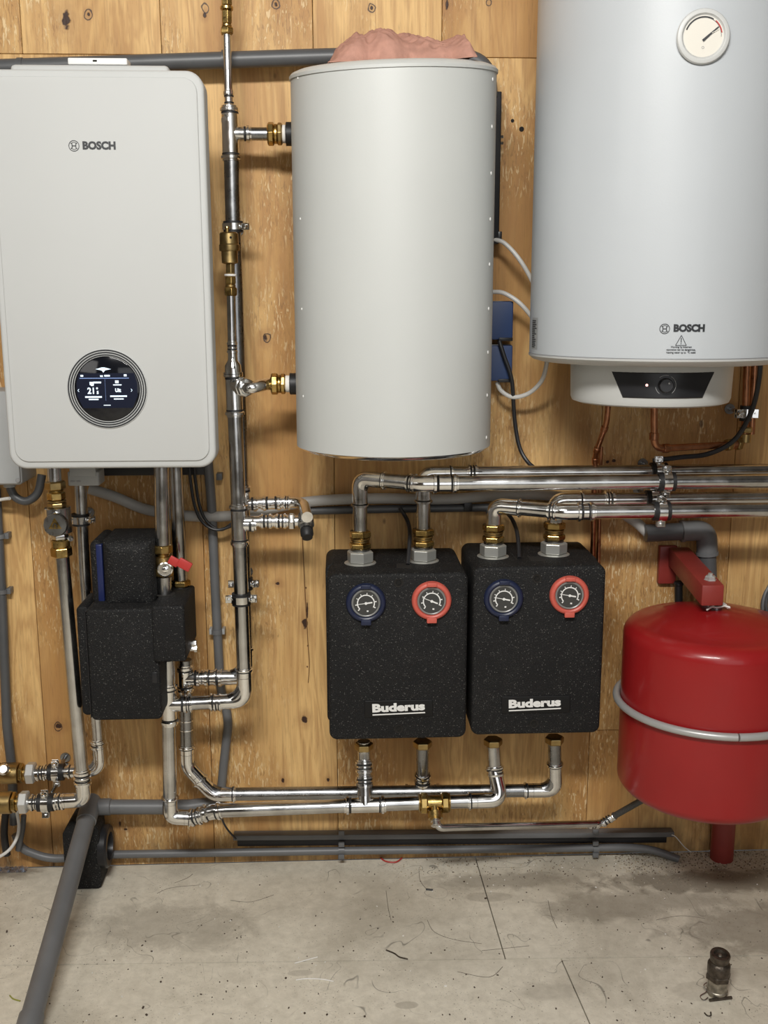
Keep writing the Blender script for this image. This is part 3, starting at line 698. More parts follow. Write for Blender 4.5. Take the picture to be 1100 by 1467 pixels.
# ================================================================== ducts and conduits low on the wall surface
pv = T('waste_pipe', 'dark grey plastic pipe running along the top, behind boiler and middle tank', 'pipe')
pipe(pv, [P(-60, 99, .05), P(480, 81, .05), P(655, 78, .05), P(698, 92, .05), P(702, 140, .05)], .0152, PVCD, 'pipe', .05, 20)
for px, py in ((30, 97), (322, 86)):
    c = P(px, py, .05); G().lathe([(0, .0150), (0, .0178), (.010, .0178), (.010, .0150)], c-XP*.005, XP, 20).obj('pipe_clip', PVCD, pv)
    G().box((c.x, -.018, c.z+.017), .012, .034, .006).obj('clip_base', PVCD, pv, bevel=.001)
du = T('conduit', 'light grey bent conduit crossing the wall behind the risers', 'conduit')
G().tube(spline([P(128, 700, .022), P(165, 712, .022), P(210, 730, .022), P(270, 739, .022), P(340, 738, .022), P(440, 719, .022), P(540, 714, .022), P(640, 715, .022), P(760, 708, .022), P(860, 722, .022), P(905, 744, .03), P(928, 764, .04)], 8), .0112, 16).obj('tube', PVCL, du)
du = T('dark_conduit', 'thin dark conduit on the wall just below the light grey conduit', 'conduit')
pipe(du, [P(440, 732, .014), P(560, 729, .014), P(720, 727, .014), P(850, 726, .014)], .0085, PVCD, 'tube')
for px in (664,): bbox(du, 'clip', BLACK, P(px, 730, .02).x, P(px+12, 730, .02).x, .001, .026, P(px, 732, .02).z, P(px, 720, .02).z, .001)
lc_ = T('conduit', 'grey vertical conduit at the far left edge', 'conduit')
pipe(lc_, [P(-6, 700, .02), P(3, 860, .02), P(10, 1040, .02), P(17, 1100, .02), P(20, 1180, .02)], .0100, PVCD, 'tube')
for py in (771, 850):
    c = P({771: 0, 850: 3}[py], py, .02)
    G().lathe([(0, .010), (0, .0122), (.009, .0122), (.009, .010)], c, ZP, 16).obj('clip', PVC, lc_)
    G().box((c.x+.014, -.012, c.z+.0045), .009, .022, .012).obj('clip_lug', PVC, lc_, bevel=.001)
rc_ = T('conduit', 'grey vertical conduit between the black pump casing and the risers', 'conduit')
G().tube(fillet([P(296, 640, .02), P(303, 720, .02), P(309, 860, .02), P(316, 990, .02), P(328, 1030, .02), P(322, 1080, .02), P(314, 1160, .02)], .03), .0098, 16).obj('tube', PVC, rc_)
c = P(311, 908, .02); G().lathe([(0, .0098), (0, .0120), (.010, .0120), (.010, .0098)], c, ZP, 16).obj('clip', PVC, rc_)
for s in (-1, 1): G().box((c.x+s*.0135, -.012, c.z+.005), .006, .022, .012).obj('clip_lug', BOXG, rc_, bevel=.001)
c = P(305, 683, .02); G().box((c.x+.013, -.012, c.z), .012, .022, .014).obj('clip_lug', PVCD, rc_, bevel=.001)
# skirting conduits
zc_ = P(600, 1202, .025)
def strip(par, name, m, px0, px1, y0, y1, d0, d1, bev=.001, h=.0095):
    a, b = P(px0, y0, d1), P(px1, y1, d1); g = G()
    g.hull8([V((a.x, -d0, a.z-h)), V((b.x, -d0, b.z-h)), V((b.x, -d1, b.z-h)), V((a.x, -d1, a.z-h)), V((a.x, -d0, a.z+h)), V((b.x, -d0, b.z+h)), V((b.x, -d1, b.z+h)), V((a.x, -d1, a.z+h))])
    return g.obj(name, m, par, bevel=bev)
tr_ = T('cable_trunking', 'flat dark grey cable trunking low on the wall, upper of the two floor-level runs', 'trunking')
strip(tr_, 'channel', BLACK, 340, 955, 1208, 1203, .001, .015, h=.0075)
strip(tr_, 'cover', PVC, 334, 966, 1201, 1196, .001, .024, h=.0058)
G().tube(spline([P(962, 1196, .028), P(968, 1199, .03), P(980, 1213, .03), P(990, 1221, .03)], 5), .0012, 8).obj('wire', WCABLE, tr_)
lo = T('conduit', 'round grey conduit along the foot of the wall, just above the floor', 'conduit')
G().tube(fillet([P(22, 1195, .025), P(30, 1216, .025), P(70, 1231, .022), P(160, 1224, .02), P(480, 1219, .02), P(900, 1214, .02), P(935, 1217, .025), P(972, 1231, .04)], .03), .0088, 14).obj('tube', PVC, lo)
for i, px in enumerate((489, 853)):
    for py in (1193-i*2, 1210-i*2, 1227-i*2):
        c = P(px, py, .030); G().box(c, .013, .006, .0105).obj('conduit_clip', PVC, lo, bevel=.001)
    c = P(px, 1218-i*2, .02); G().lathe([(0, .0086), (0, .0105), (.013, .0105), (.013, .0086)], c-XP*.0065, XP, 14).obj('conduit_clip', PVC, lo)
tag(G().tube(spline([P(316, 1150, .03), P(318, 1172, .03), P(325, 1187, .03), P(338, 1202, .03)], 8), .0022, 8).obj('black_wire', CABLE), 'thin black wire running down to the left end of the trunking', 'cable')
# waste pipe of the left corner, lying forward onto the floor
wp = T('drain_pipe', 'thick grey plastic drain pipe slanting forward over the floor, with branch along wall', 'pipe')
a = P(128, 1160, .075); b = PF(36, 1490, .024)
pipe(wp, [a, b], .0190, PVC, 'slanting_pipe', n=28)
s1 = (b-a).normalized(); sk_ = PF(50, 1456, .024)
G().lathe([(0, .0188), (.001, .0218), (.12, .0218)], a+s1*((b-a).length*.915), s1, 28).obj('socket', PVC, wp)
G().lathe([(0, .0190), (.0005, .0210), (.03, .0210), (.031, .019)], a+s1*.004, s1, 28).obj('socket', PVC, wp)
G().lathe([(0, .0001), (0.0, .0190), (.02, .0205), (.04, .0205)], a-s1*.030, s1, 28).obj('bend', PVC, wp)
pipe(wp, [P(122, 1156, .06), P(270, 1156, .052), P(320, 1150, .05)], .0158, PVC, 'branch_pipe', n=24)
G().lathe([(0, .0162), (.001, .0178), (.026, .0178), (.027, .0158)], P(141, 1156, .06), XP, 24).obj('branch_socket', PVC, wp)
# pvc elbow at the right
we = T('waste_elbow', 'dark grey plastic waste pipe with a bend, behind the red bracket', 'pipe')
e0, e1, e2 = P(924, 764, .052), P(1012, 759, .052), P(1016, 900, .052)
pipe(we, [e0, e1, e2], .0185, PVCD, 'pipe', .035, 24)
G().tube(fillet([e1+(e0-e1).normalized()*.050, e1, e1+(e2-e1).normalized()*.052], .034, 9), .0215, 24).obj('bend', PVC, we)
for s_, dd_ in ((e0, .048), (e2, .048)):
    v_ = (s_-e1).normalized(); G().lathe([(0, .0212), (.0, .0232), (.006, .0232), (.007, .0195)], e1+v_*dd_, v_, 24).obj('socket_rim', PVC, we)
sp_ = T('pipe_stub', 'short black pipe stub just above the red vessel, left of the red bracket arm', 'pipe')
pipe(sp_, [P(972, 833, .04), P(972, 880, .04)], .0085, RUBBER, 'pipe')
cyl(sp_, P(972, 838, .04), ZP, .006, .0105, BLACK, 'cap')

# ================================================================== heating pipework
PR = .0142; PS = .0078
Dr, Df = .10, .15                                  # distance from the wall of the rear and the front riser
# rear riser
rr = T('riser_pipe', 'rear steel riser with brass fitting at its top, running the full height', 'pipe')
top0 = P(325, 52, Dr)
pipe(rr, [P(325, 46, Dr), P(328, 160, Dr)], PS, STEEL)
union(rr, P(325, 50, Dr), P(324.6, 0, Dr)-P(325, 50, Dr), [('h', .0135, .0125, BRASS, 'nut'), ('c', .005, .0090, BRASSD, 'collar'), ('h', .024, .0100, BRASS, 'valve_body'), ('c', .006, .0120, BRASS, 'collar'), ('h', .013, .0105, BRASS, 'nut'), ('c', .06, .007, STEELD, 'pipe_end')])
a = P(327.5, 128, Dr); b = P(328.5, 158, Dr); coupling(rr, a, b, PS, 'press_end')
g = G(); ax = (P(329, 176, Dr)-b).normalized(); L_ = (P(329, 176, Dr)-b).length; g.lathe([(0, PS*1.1), (L_*.45, PR*1.1), (L_, PR*1.1)], b, ax, 20); g.obj('reducer', CHROME, rr)
tc0 = P(330, 197, Dr); ax = P(331, 240, Dr)-tc0; bp0 = V((bx, -Dr, zt1)); bd = (V((tc0.x+.1, tc0.y, zt1-(0))) - V((tc0.x, tc0.y, zt1))).normalized()
cT = V((tc0.x, -Dr, zt1)); tee(rr, cT, ax, .098, XP, .040, PR, .0118)
pipe(rr, [cT, PX(410, Dr, zt1)], .0118, STEELD, 'branch')
union(rr, PX(383, Dr, zt1), XP, [('o', .013, .0215, BRASS, 'nut'), ('c', .005, .018, BRASS, 'collar'), ('o', .010, .0205, BRASSD, 'nut'), ('c', .006, .0165, TAPE, 'seal_tape')])
rp = [P(331.5, 225, Dr), P(333, 300, Dr), P(338, 430, Dr), P(343, 600, Dr), P(347, 760, Dr), P(350, 860, Dr), P(352.5, 970, Dr), P(262, 971, Dr)]
pipe(rr, rp[:4]+rp[4:], PR, STEELD, 'pipe', .045)
elbow(rr, rp[5], rp[6], rp[7], PR, .040, .026)
coupling(rr, P(320, 971, Dr), P(291, 971, Dr), PR)
tee(rr, P(347, 722, Dr), rp[5]-rp[3], .078, XP, .032, PR, .0118)
k0 = P(350, 721, Dr); k1 = P(434, 719, Dr); k2 = P(440, 741, Dr+.085); pipe(rr, [k0, k1, k2], .0112, CHROME, 'bypass_pipe', .028)
coupling(rr, P(374, 721, Dr), P(404, 720, Dr), .0118, seal=True); coupling(rr, P(406, 720, Dr), P(416, 720, Dr), .0118)
# front riser with the air vent on top
fr = T('riser_pipe', 'front steel riser starting below the brass air vent, bending left near its foot', 'pipe')
fp = [P(333.5, 500, Df), P(335, 560, Df), P(338.5, 640, Df), P(342.5, 755, Df), P(346.5, 880, Df), P(351, 1004, Df), P(243, 1009, Df)]
pipe(fr, [P(330.5, 418, Df), P(332.5, 505, Df)], PS, STEEL, 'thin_pipe')
union(fr, P(330.5, 424, Df), P(329.8, 380, Df)-P(330.5, 424, Df), [('h', .016, .0128, BRASS, 'nut'), ('c', .005, .0095, BRASSD, 'collar'), ('h', .015, .0108, BRASS, 'nut'), ('c', .004, .0115, TAPE, 'seal_tape'), ('h', .0205, .0088, BRASSD, 'neck')])
coupling(fr, P(332.2, 488, Df), P(332.8, 508, Df), PS, 'press_end')
a = P(332.8, 506, Df); b = P(334, 535, Df); L_ = (b-a).length
G().lathe([(0, PS*1.1), (L_*.35, PS*1.15), (L_*.6, PR*1.08), (L_*.93, PR*1.1), (L_*.93, PR*1.3), (L_, PR*1.3)], a, b-a, 20).obj('reducer', CHROME, fr)
pipe(fr, [P(334, 530, Df)]+fp[1:], PR, STEEL, 'pipe', .048)
elbow(fr, fp[4], fp[5], fp[6], PR, .044, .026)
tp = P(335.3, 565, Df); tee(fr, tp, fp[2]-fp[1], .086, XP, 0, PR)
# branch towards the tank's lower port
c0 = V((tp.x, -Df, zt2-.001)); c1 = PX(358, Df+.055, zt2-.004); c2 = PX(372, Df+.05, zt2); c3 = PX(392, Df, zt2)
bdv = (c1-c0).normalized()
g = G(); beads(g, c0+bdv*.052, -bdv, .045, .0122, False); g.obj('tee_branch', [CHROME, RUBBER], fr)
union(fr, c0+bdv*.030, bdv, [('o', .012, .0185, CHROME, 'nut'), ('o', .012, .0178, CHROME, 'nut')])
pipe(fr, [c0+bdv*.02, c0+bdv*.064, PX(372, Df+.044, zt2), PX(383, Df, zt2), PX(412, Df, zt2)], .0115, CHROME, 'elbow', .018)
union(fr, PX(388, Df, zt2), XP, [('o', .014, .0205, BRASS, 'nut'), ('c', .004, .0175, BRASS, 'collar'), ('o', .010, .0195, BRASS, 'nut'), ('c', .008, .0160, TAPE, 'seal_tape')])
# middle tee and bypass valve
mt = P(342.5, 752, Df); tee(fr, mt, fp[4]-fp[3], .086, XP, .034, PR, .0118)
zb_ = P(380, 747, Df).z
pipe(fr, [V((mt.x, -Df, zb_)), PX(440, Df, zb_)], .0112, CHROME, 'bypass_pipe')
coupling(fr, PX(372, Df, zb_), PX(391, Df, zb_), .0118); coupling(fr, PX(393, Df, zb_), PX(412, Df, zb_), .0118)
hexn(fr, PX(413, Df, zb_), XP, .013, .0165, CHROME)
dv = T('drain_valve', 'small chrome valve with black cap hanging at the end of the twin branch', 'valve')
vc = PX(438, Df+.018, zb_); dd = V((.10, -.75, -.65)).normalized()
G().lathe([(0, .010), (.004, .0135), (.018, .0135), (.020, .0160), (.030, .0160), (.032, .0125), (.040, .0125)], vc-dd*.024, dd, 20).obj('valve_body', STEELD, dv)
G().lathe([(0, .0100), (.002, .0125), (.013, .0125), (.016, .0105), (.020, .0102), (.020, .0001)], vc+dd*.016, dd, 20).obj('cap', RUBBER, dv)
# brass air vent
av = T('air_vent', 'brass automatic air vent on the front riser, in front of the rear pipe', 'air vent')
vb = P(329.4, 379, Df); ax = P(327.5, 330, Df)-vb
G().lathe([(0, .0100), (.002, .0150), (.0235, .0150), (.0235, .0182), (.0265, .0190), (.034, .0190), (.036, .0175), (.0545, .0172), (.057, .0150), (.057, .0001)], vb+ax.normalized()*.001, ax, 32).obj('body', BRASSD, av)
G().lathe([(0, .0030), (.006, .0030), (.007, .0045), (.010, .0040)], vb+ax.normalized()*.058+V((-.002, -.008, 0)), ax, 12).obj('vent_screw', BRASS, av)
G().lathe([(0, .0022), (.001, .0022)], vb+ax.normalized()*.048+V((.005, -.0168, 0)), YN, 10).obj('vent_hole', DARK, av)
# clamps on the risers
clamp('rubber lined pipe clamp right above the brass air vent', P(334, 325, Dr), rp[2]-rp[1], PR, ((.95, -.3, 0),), w=.012)
clamp('pipe clamp with two screws on the front riser, right of the black pump casing', P(345.7, 858, Df), fp[4]-fp[3], PR, ((-1, 0, 0), (1, 0, 0)))
clamp('pipe clamp on the rear riser, just above the front riser clamp', P(349, 836, Dr), rp[5]-rp[4], PR, ((-1, -.1, 0), (1, -.1, 0)))

# ---- lower headers
Lf, Lr, Lo = .155, .10, .125
hf = T('header_pipe', 'front lower steel header running from the left upright to under the black pump boxes', 'pipe')
ux_ = [P(241, 960, Df), P(244, 1170, Df), P(279, 1172, Df), P(300, 1162, Lf), P(505, 1154, Lf), P(718, 1146, Lf), P(706, 1063, Lo)]
a_ = P(709, 1108, Lo+.01)
pipe(hf, [P(240, 945, Df)]+ux_[1:4], PR, STEEL, 'upright', .03)
pipe(hf, [ux_[2], ux_[3], ux_[4], ux_[5], a_, ux_[6]], PR, STEEL, 'pipe', [.012, .05, .045, .01])
elbow(hf, ux_[0], ux_[1], ux_[2], PR, .026, .018)
coupling(hf, P(272, 1172, Df), P(290, 1168, Df+.003), PR); coupling(hf, P(290, 1166, Lf-.004), P(318, 1161, Lf), PR)
elbow(hf, ux_[4], ux_[5], a_, PR, .044, .026)
coupling(hf, P(709, 1096, Lo+.006), P(710, 1112, Lo+.01), PR)
cc = P(523, 1153.5, Lf); tee(hf, cc, XP, .086, (P(521, 1100, Lo+.008)-cc), .050, PR)
lp_ = T('drop_pipe', 'steel drop pipe under the left outlet of the left black pump box', 'pipe')
pipe(lp_, [P(521, 1062, Lo), P(521.5, 1080, Lo), P(523, 1140, Lf)], PR*.93, STEEL, 'pipe')
coupling(lp_, P(521.5, 1088, Lo+.004), P(522, 1108, Lo+.012), PR); coupling(lp_, P(522, 1110, Lo+.014), P(522.6, 1128, Lf-.008), PR)
hexn(lp_, P(521, 1074, Lo), ZP, .016, .0200, BRASSD)
hexn(hf, P(706, 1068, Lo), ZP, .016, .0200, BRASSD)
# two halves around the brass tee are joined by it
bt = T('brass_tee', 'brass compression tee on the front lower header with a small branch towards the viewer', 'pipe fitting')
bc = P(622, 1150, Lf)
G().lathe([(0, .0155), (.030, .0155)], bc-XP*.015, XP, 20).obj('body', BRASS, bt)
for s in (-1, 1): union(bt, bc+XP*s*.014, XP*s, [('o', .016, .0225, BRASS, 'nut'), ('c', .003, .0195, BRASSD, 'rim')])
bd_ = V((.02, -.72, -.69)).normalized()
G().lathe([(0, .012), (.020, .012), (.020, .0155), (.034, .0155), (.034, .0115), (.036, .0115)], bc, bd_, 20).obj('branch_nut', BRASS, bt)
sp = T('small_pipe', 'thin steel pipe from the brass tee towards the red vessel', 'pipe')
q0 = bc+bd_*.03; q1 = P(628, 1186, Lf+.035); q2 = P(860, 1180, .10); q3 = P(876, 1172, .10)
pipe(sp, [q0, q1, P(655, 1185, Lf+.02), q2, q3], .0078, STEEL, 'pipe', .03)
coupling(sp, P(842, 1181, .103), P(858, 1180.5, .10), .0078, 'press_end')
coupling(sp, P(861, 1180, .10), P(877, 1170, .10), .0078, 'press_end')
coupling(sp, bc+bd_*.036, bc+bd_*.050, .0078, 'press_end', seal=False)
ho = T('braided_hose', 'short dark braided hose rising to the bottom of the red vessel', 'hose')
pipe(ho, [P(876, 1171, .10), P(920, 1146, .15), P(952, 1130, .20)], .0068, HOSE, 'hose', .03)
cyl(ho, P(876, 1171, .10), P(920, 1146, .15)-P(876, 1171, .10), .010, .0088, CHROME, 'ferrule')

hr = T('header_pipe', 'rear lower steel header running behind the front one, ending under the right pump box', 'pipe')
rx_ = [P(265, 945, Lr), P(268, 1100, Lr), P(306, 1138, Lr), P(796, 1132, Lr+.008), P(794, 1058, Lo)]
pipe(hr, rx_, PR*.97, STEELD, 'pipe', [.03, .03, .045])
elbow(hr, rx_[0], rx_[1]+(rx_[1]-rx_[0])*.0+V((0, 0, .004)), rx_[2], PR*.97, .022, .024); elbow(hr, rx_[1], rx_[2], rx_[3], PR*.97, .022, .024)
elbow(hr, rx_[2], rx_[3], rx_[4], PR*.97, .042, .026)
hexn(hr, P(794, 1065, Lo), ZP, .016, .0200, BRASSD)
tee(hr, P(605, 1135, Lr), XP, .080, ZP, .030, PR*.97)
for py in (1032, 1045): G().lathe([(0, PR), (0, PR*1.05), (.002, PR*1.05), (.002, PR)], P(267, py, Lr), ZP, 20).obj('marking_ring', CHROME, hr)
dp = T('drop_pipe', 'steel drop pipe under the right outlet of the left black pump box', 'pipe')
pipe(dp, [P(605, 1062, Lo), P(605.5, 1118, Lr+.006), P(605, 1128, Lr)], PR*.93, STEELD, 'pipe')
coupling(dp, P(605.5, 1108, Lr+.010), P(605, 1124, Lr+.002), PR*.93)
hexn(dp, P(605, 1071, Lo), ZP, .016, .0200, BRASSD)
# tees where the risers join the left uprights
zf = P(300, 1008, Df); tee(hf, PX(242, Df, zf.z), ZP, .088, XP, .040, PR)
coupling(fr, P(264, 1008.5, Df), P(276, 1008, Df), PR); coupling(fr, P(306, 1007, Df), P(318, 1006.5, Df), PR)
zr_ = P(300, 971, Dr); tee(hr, PX(265, Dr, zr_.z), ZP, .060, XP, .034, PR)

# ---- pipes below the boiler on the right, into the small black casing
bf = T('boiler_pipe', 'front steel pipe from the boiler down to the red-handled ball valve', 'pipe')
pipe(bf, [P(231, 655, Df), P(233, 784, Df)], .0148, STEEL, 'pipe')
hb = T('ball_valve', 'brass ball valve with red handle below the boiler', 'valve')
vt = P(233.2, 780, Df); vbm = P(235.5, 832, Df); ax = vbm-vt
union(hb, vt, ax, [('o', .018, .0190, BRASS, 'nut'), ('c', .006, .0120, BRASS, 'collar'), ('c', .022, .0165, BRASSD, 'valve_body'), ('o', .018, .0185, BRASS, 'nut')])
vh = P(237, 815, Df+.018)
G().lathe([(0, .010), (.012, .010), (.012, .0148), (.020, .0148), (.021, .0125), (.017, .0110), (.017, .0065), (.023, .0060), (.024, .0040), (.024, .0001)], vh+V((0, .014, 0)), YN, 32).obj('stem_cap', CHROME, hb)
g = G(); h1 = P(243, 801, Df+.026); h2 = P(257, 805, Df+.028); h3 = P(272, 815, Df+.024); wv_ = V((.32, 0, -.9)); ex = V((.86, 0, -.5)).normalized(); ez = V((.5, 0, .86)).normalized()
for cpt, lx2, lz2 in ((h1+ex*.009, .020, .017), (h2+ex*.011, .027, .019)):
    g.hull8([cpt+ex*(a*lx2/2)+ez*(b*lz2/2)+V((0, c_*.003, 0)) for c_ in (1, -1) for a, b in ((-1, -1), (1, -1), (1, 1), (-1, 1))])
g.obj('handle', REDH, hb, bevel=.0018)
pl = T('boiler_pipe', 'short steel pipe between the ball valve and the small black casing', 'pipe')
pipe(pl, [P(235.2, 826, Df), P(236.5, 875, Df)], .0140, STEEL)
br_ = T('boiler_pipe', 'rear steel pipe from the boiler, right of the red-handled valve', 'pipe')
pipe(br_, [P(251, 655, Dr), P(259.5, 850, Dr), P(261, 900, Dr)], .0135, STEEL)
hexn(br_, V((P(259.8, 846, Dr).x, -Dr, P(272, 868, .235).z+.002)), ZP, .014, .0195, BRASS)
# ---- black foam casings
FCs = []
ca = T('pump_casing', 'large black foam insulated casing below the boiler, left of the small one', 'pump casing')
a = P(131, 1033, .225); b = P(225, 872, .225); aL = P(117, 960, .15)
rprism(ca, 'body', FOAM, a.x, b.x, a.z, b.z, .105, .225, .010, .006, bb=.004)
xl = P(118, 1000, .19).x
rprism(ca, 'side_shell', FOAM, xl, a.x-.0008, a.z+.001, b.z-.001, .100, .200, .010, .006, bb=.004)
bbox(ca, 'seam_strip', BLACK, a.x-.0012, a.x+.0002, .13, .2235, a.z+.006, b.z-.006, .0002, 1)
ns = P(222, 970, .2245); bbox(ca, 'notch', BLACK, ns.x-.006, ns.x+.004, .20, .2262, ns.z-.012, ns.z+.010, .001)
cb = T('valve_casing', 'small black foam casing around two pipes below the red-handled valve', 'pump casing')
a = P(220, 949, .235); b = P(272, 868, .235)
b = P(263.5, 868, .235); rprism(cb, 'body', FOAM, a.x, b.x, a.z, b.z, .083, .235, .006, .005, bb=.004)
zt_ = b.z+.0006
for px, dpt, r in ((236.2, Df, .0200), (260.5, Dr, .0195)):
    c = PX(px, dpt, zt_); G().lathe([(0, r), (.0006, r), (.0008, r-.001), (.0008, .0001)], V((c.x, c.y, zt_-.0006)), ZP, 24).obj('pipe_recess', DARK, cb)
for px, py in ((276, 922), (277, 929)):
    c = P(px, py, .16); G().lathe([(-.016, .005), (.002, .005), (.002, .0075), (.007, .0075)], c, XP, 6).obj('side_bolt', CHROME, cb)
cu = T('pump_casing', 'black foam casing with a blue stripe, behind and above the others', 'pump casing')
a = P(150, 873, .18); b = P(219, 780, .18); zt3 = P(200, 770, .15).z
rprism(cu, 'body', FOAM, a.x, b.x, a.z, zt3, .06, .185, .004, .022, bb=.004)
xl2 = P(135, 850, .14).x
rprism(cu, 'side_shell', FOAM, xl2, a.x+.0005, a.z, zt3-.003, .055, .165, .014, .012, bb=.004)
bbox(cu, 'blue_stripe', BLUES, P(139, 820, .166).x, P(148, 820, .166).x, .150, .1675, a.z+.004, P(143, 780, .166).z, .002)

# ---- left pair of pipes
Da, Db = .165, .075
pa = T('boiler_pipe', 'steel pipe with brass filter on the left below the boiler, slanting down right', 'pipe')
pipe(pa, [P(77, 655, Da), P(79, 700, Da)], .0125, STEEL, 'pipe')
A0, A1, A2 = P(88, 786, Da), P(117, 1105, Da), P(120, 1146, Da)
A3 = P(40, 1150, Da)
pipe(pa, [A0, A1, A2+V((0, 0, -.002)), A3], PR*.96, STEEL, 'pipe', [.01, .034])
elbow(pa, A1, A2, A3, PR*.96, .030, .022)
coupling(pa, P(117, 1102, Da), P(118.5, 1126, Da), PR*.96)
coupling(pa, P(93, 1148, Da), P(77, 1149, Da), PR*.92); coupling(pa, P(57, 1149.5, Da), P(44, 1150, Da), PR*.92)
fi = T('strainer_valve', 'brass and steel strainer with a round capped port and triangle mark', 'valve')
f0 = P(78.5, 689, Da); f1 = P(89, 802, Da); ax = (f1-f0).normalized()
e = union(fi, f0, ax, [('h', .017, .0195, BRASSD, 'nut'), ('c', .004, .0150, BRASS, 'collar'), ('h', .016, .0175, BRASS, 'nut'), ('c', .004, .0175, BRASSD, 'collar'), ('h', .010, .0180, BRASSD, 'nut')])
e = union(fi, e, ax, [('c', .050, .0245, STEEL, 'body')])
e2_ = union(fi, e, ax, [('h', .014, .0165, STEEL, 'neck'), ('c', .014, .0175, BRASS, 'collar'), ('h', .020, .0205, BRASS, 'nut')])
cp = P(82, 750, Da+.020)
G().lathe([(-.015, .019), (.004, .019), (.004, .0225), (.007, .0232), (.014, .0232), (.0165, .0215), (.0165, .0001)], cp, YN, 12).obj('cap', STEELD, fi)
fcn = cp+YN*.0168
put('triangle_mark', BRASS, fi, ([V((-.0125, -.0070, 0)), V((.0125, -.0070, 0)), V((0, .0150, 0))], [(0, 1, 2)]), plane_fn(fcn, XP, ZP))
put('loop_mark', PRINTB, fi, merge(arcstrip(.0026, .0040, -20, 200, 14), line2(-.0048, -.0032, -.0018, -.0032, .0014), line2(.0018, -.0032, .0048, -.0032, .0014)), plane_fn(fcn+YN*.0003, XP, ZP))
pt = P(99, 773, Da); G().lathe([(-.014, .004), (.003, .004), (.003, .006), (.008, .006), (.009, .003)], pt, (P(103, 770, Da+.01)-pt), 10).obj('test_port', STEEL, fi)
pb = T('boiler_pipe', 'rear steel pipe left of the large black casing, ending in a curved elbow', 'pipe')
B0, B1, B2, B3 = P(113, 660, Db), P(139.5, 1050, Db), P(143, 1103, Db), P(50, 1108, Db)
g0 = P(121, 820, Db)
pipe(pb, [B0, g0, B1, B2, B3], .0125, STEEL, 'pipe', [.02, .02, .048])
elbow(pb, B1, B2, B3, .0125, .044, .022)
coupling(pb, P(139, 1058, Db), P(140, 1072, Db), .0125)
coupling(pb, P(68, 1107, Db), P(52, 1108, Db), .0135)
clamp('black pipe clamp on the rear left pipe beside the strainer', P(115.5, 744, Db), g0-B0, .0130, ((1, -.2, .0), (-1, -.2, 0)), w=.014)
# ball valves at the left edge
def edge_valve(lab, px, py, dpt, nx0, nx1, knob):
    t = T('ball_valve', lab, 'valve')
    cn = P(nx1, py, dpt); z = cn.z
    hexn(t, PX(nx0, dpt, z), XP, PX(nx1, dpt, z).x-PX(nx0, dpt, z).x, .0235, PRINT if False else NUTW, ph=.2)
    e = union(t, PX(nx0, dpt, z), -XP, [('c', .005, .0170, BRASS, 'collar'), ('h', .010, .0215, BRASS, 'nut'), ('c', .038, .0225, BRASSD, 'valve_body'), ('h', .012, .0240, BRASS, 'nut'), ('c', .06, .016, BRASSD, 'pipe_end')])
    k = PX(px, dpt, z)
    if knob: G().lathe([(0, .010), (.024, .010), (.024, .0120), (.030, .0120), (.034, .0080), (.034, .0001)], k+ZP*.006, V((0, -.85, .5)), 20).obj('stem', CHROME, t)
    return t
NUTW = mat('pale_zinc_nut', (.60, .60, .58), .35, .6)
edge_valve('upper brass ball valve with pale nut at the left edge', 12, 1107, Db, 38, 51, True)
edge_valve('lower brass ball valve with pale nut at the left edge', 6, 1149, Da, 28, 41, False)
clamp('upper of the two black pipe clamps beside the left ball valves', P(81, 1106, Db), XP, .0132, ((0, -.25, -1), (0, -.25, 1)), w=.014, rubber_w=2.3)
clamp('lower of the two black pipe clamps beside the left ball valves', P(66, 1149.5, Da), XP, .0136, ((0, -.3, -1), (0, -.3, 1)), w=.014, rubber_w=2.3)
G_ = spline([P(24, 1162, .06), P(27, 1185, .06), P(22, 1205, .07), P(8, 1222, .09), P(-20, 1236, .10)], 7)
tag(G().tube(G_, .0035, 10).obj('white_lead', WCABLE), 'white lead curling down to the floor in the lower left corner', 'cable')
tag(G().tube(spline([P(8, 1165, .04), P(6, 1195, .04), P(10, 1225, .04)], 6), .008, 12).obj('dark_hose', RUBBER), 'dark hose dropping from the left valves to the floor', 'hose')
tag(G().tube(spline([P(34, 1168, .045), P(32, 1190, .045), P(26, 1218, .045)], 6), .006, 12).obj('dark_hose', PVCD), 'thinner dark hose beside the white lead in the lower left corner', 'hose')

# black cables from the boiler
for dx, dd_, lab in ((0, .05, 'left of two thin black cables hanging from the boiler and swinging right'), (7, .045, 'right of two thin black cables hanging from the boiler and swinging right')):
    tag(G().tube(spline([P(270+dx, 660, dd_), P(273+dx, 690, dd_), P(279+dx, 725, dd_), P(290+dx, 748, dd_), P(310+dx, 759, dd_), P(335+dx*.4, 752-dx, dd_), P(350, 742-dx, dd_)], 8), .0032, 8).obj('black_cable', CABLE), lab, 'cable')
bk_ = struct(bbox(None, 'shaded_bracket', BLACK, P(142, 680, .02).x, P(300, 680, .02).x, .001, .02, P(220, 681, .02).z, P(220, 655, .02).z, .001))  # boiler bracket bar, its black also paints in the shadow under the boiler

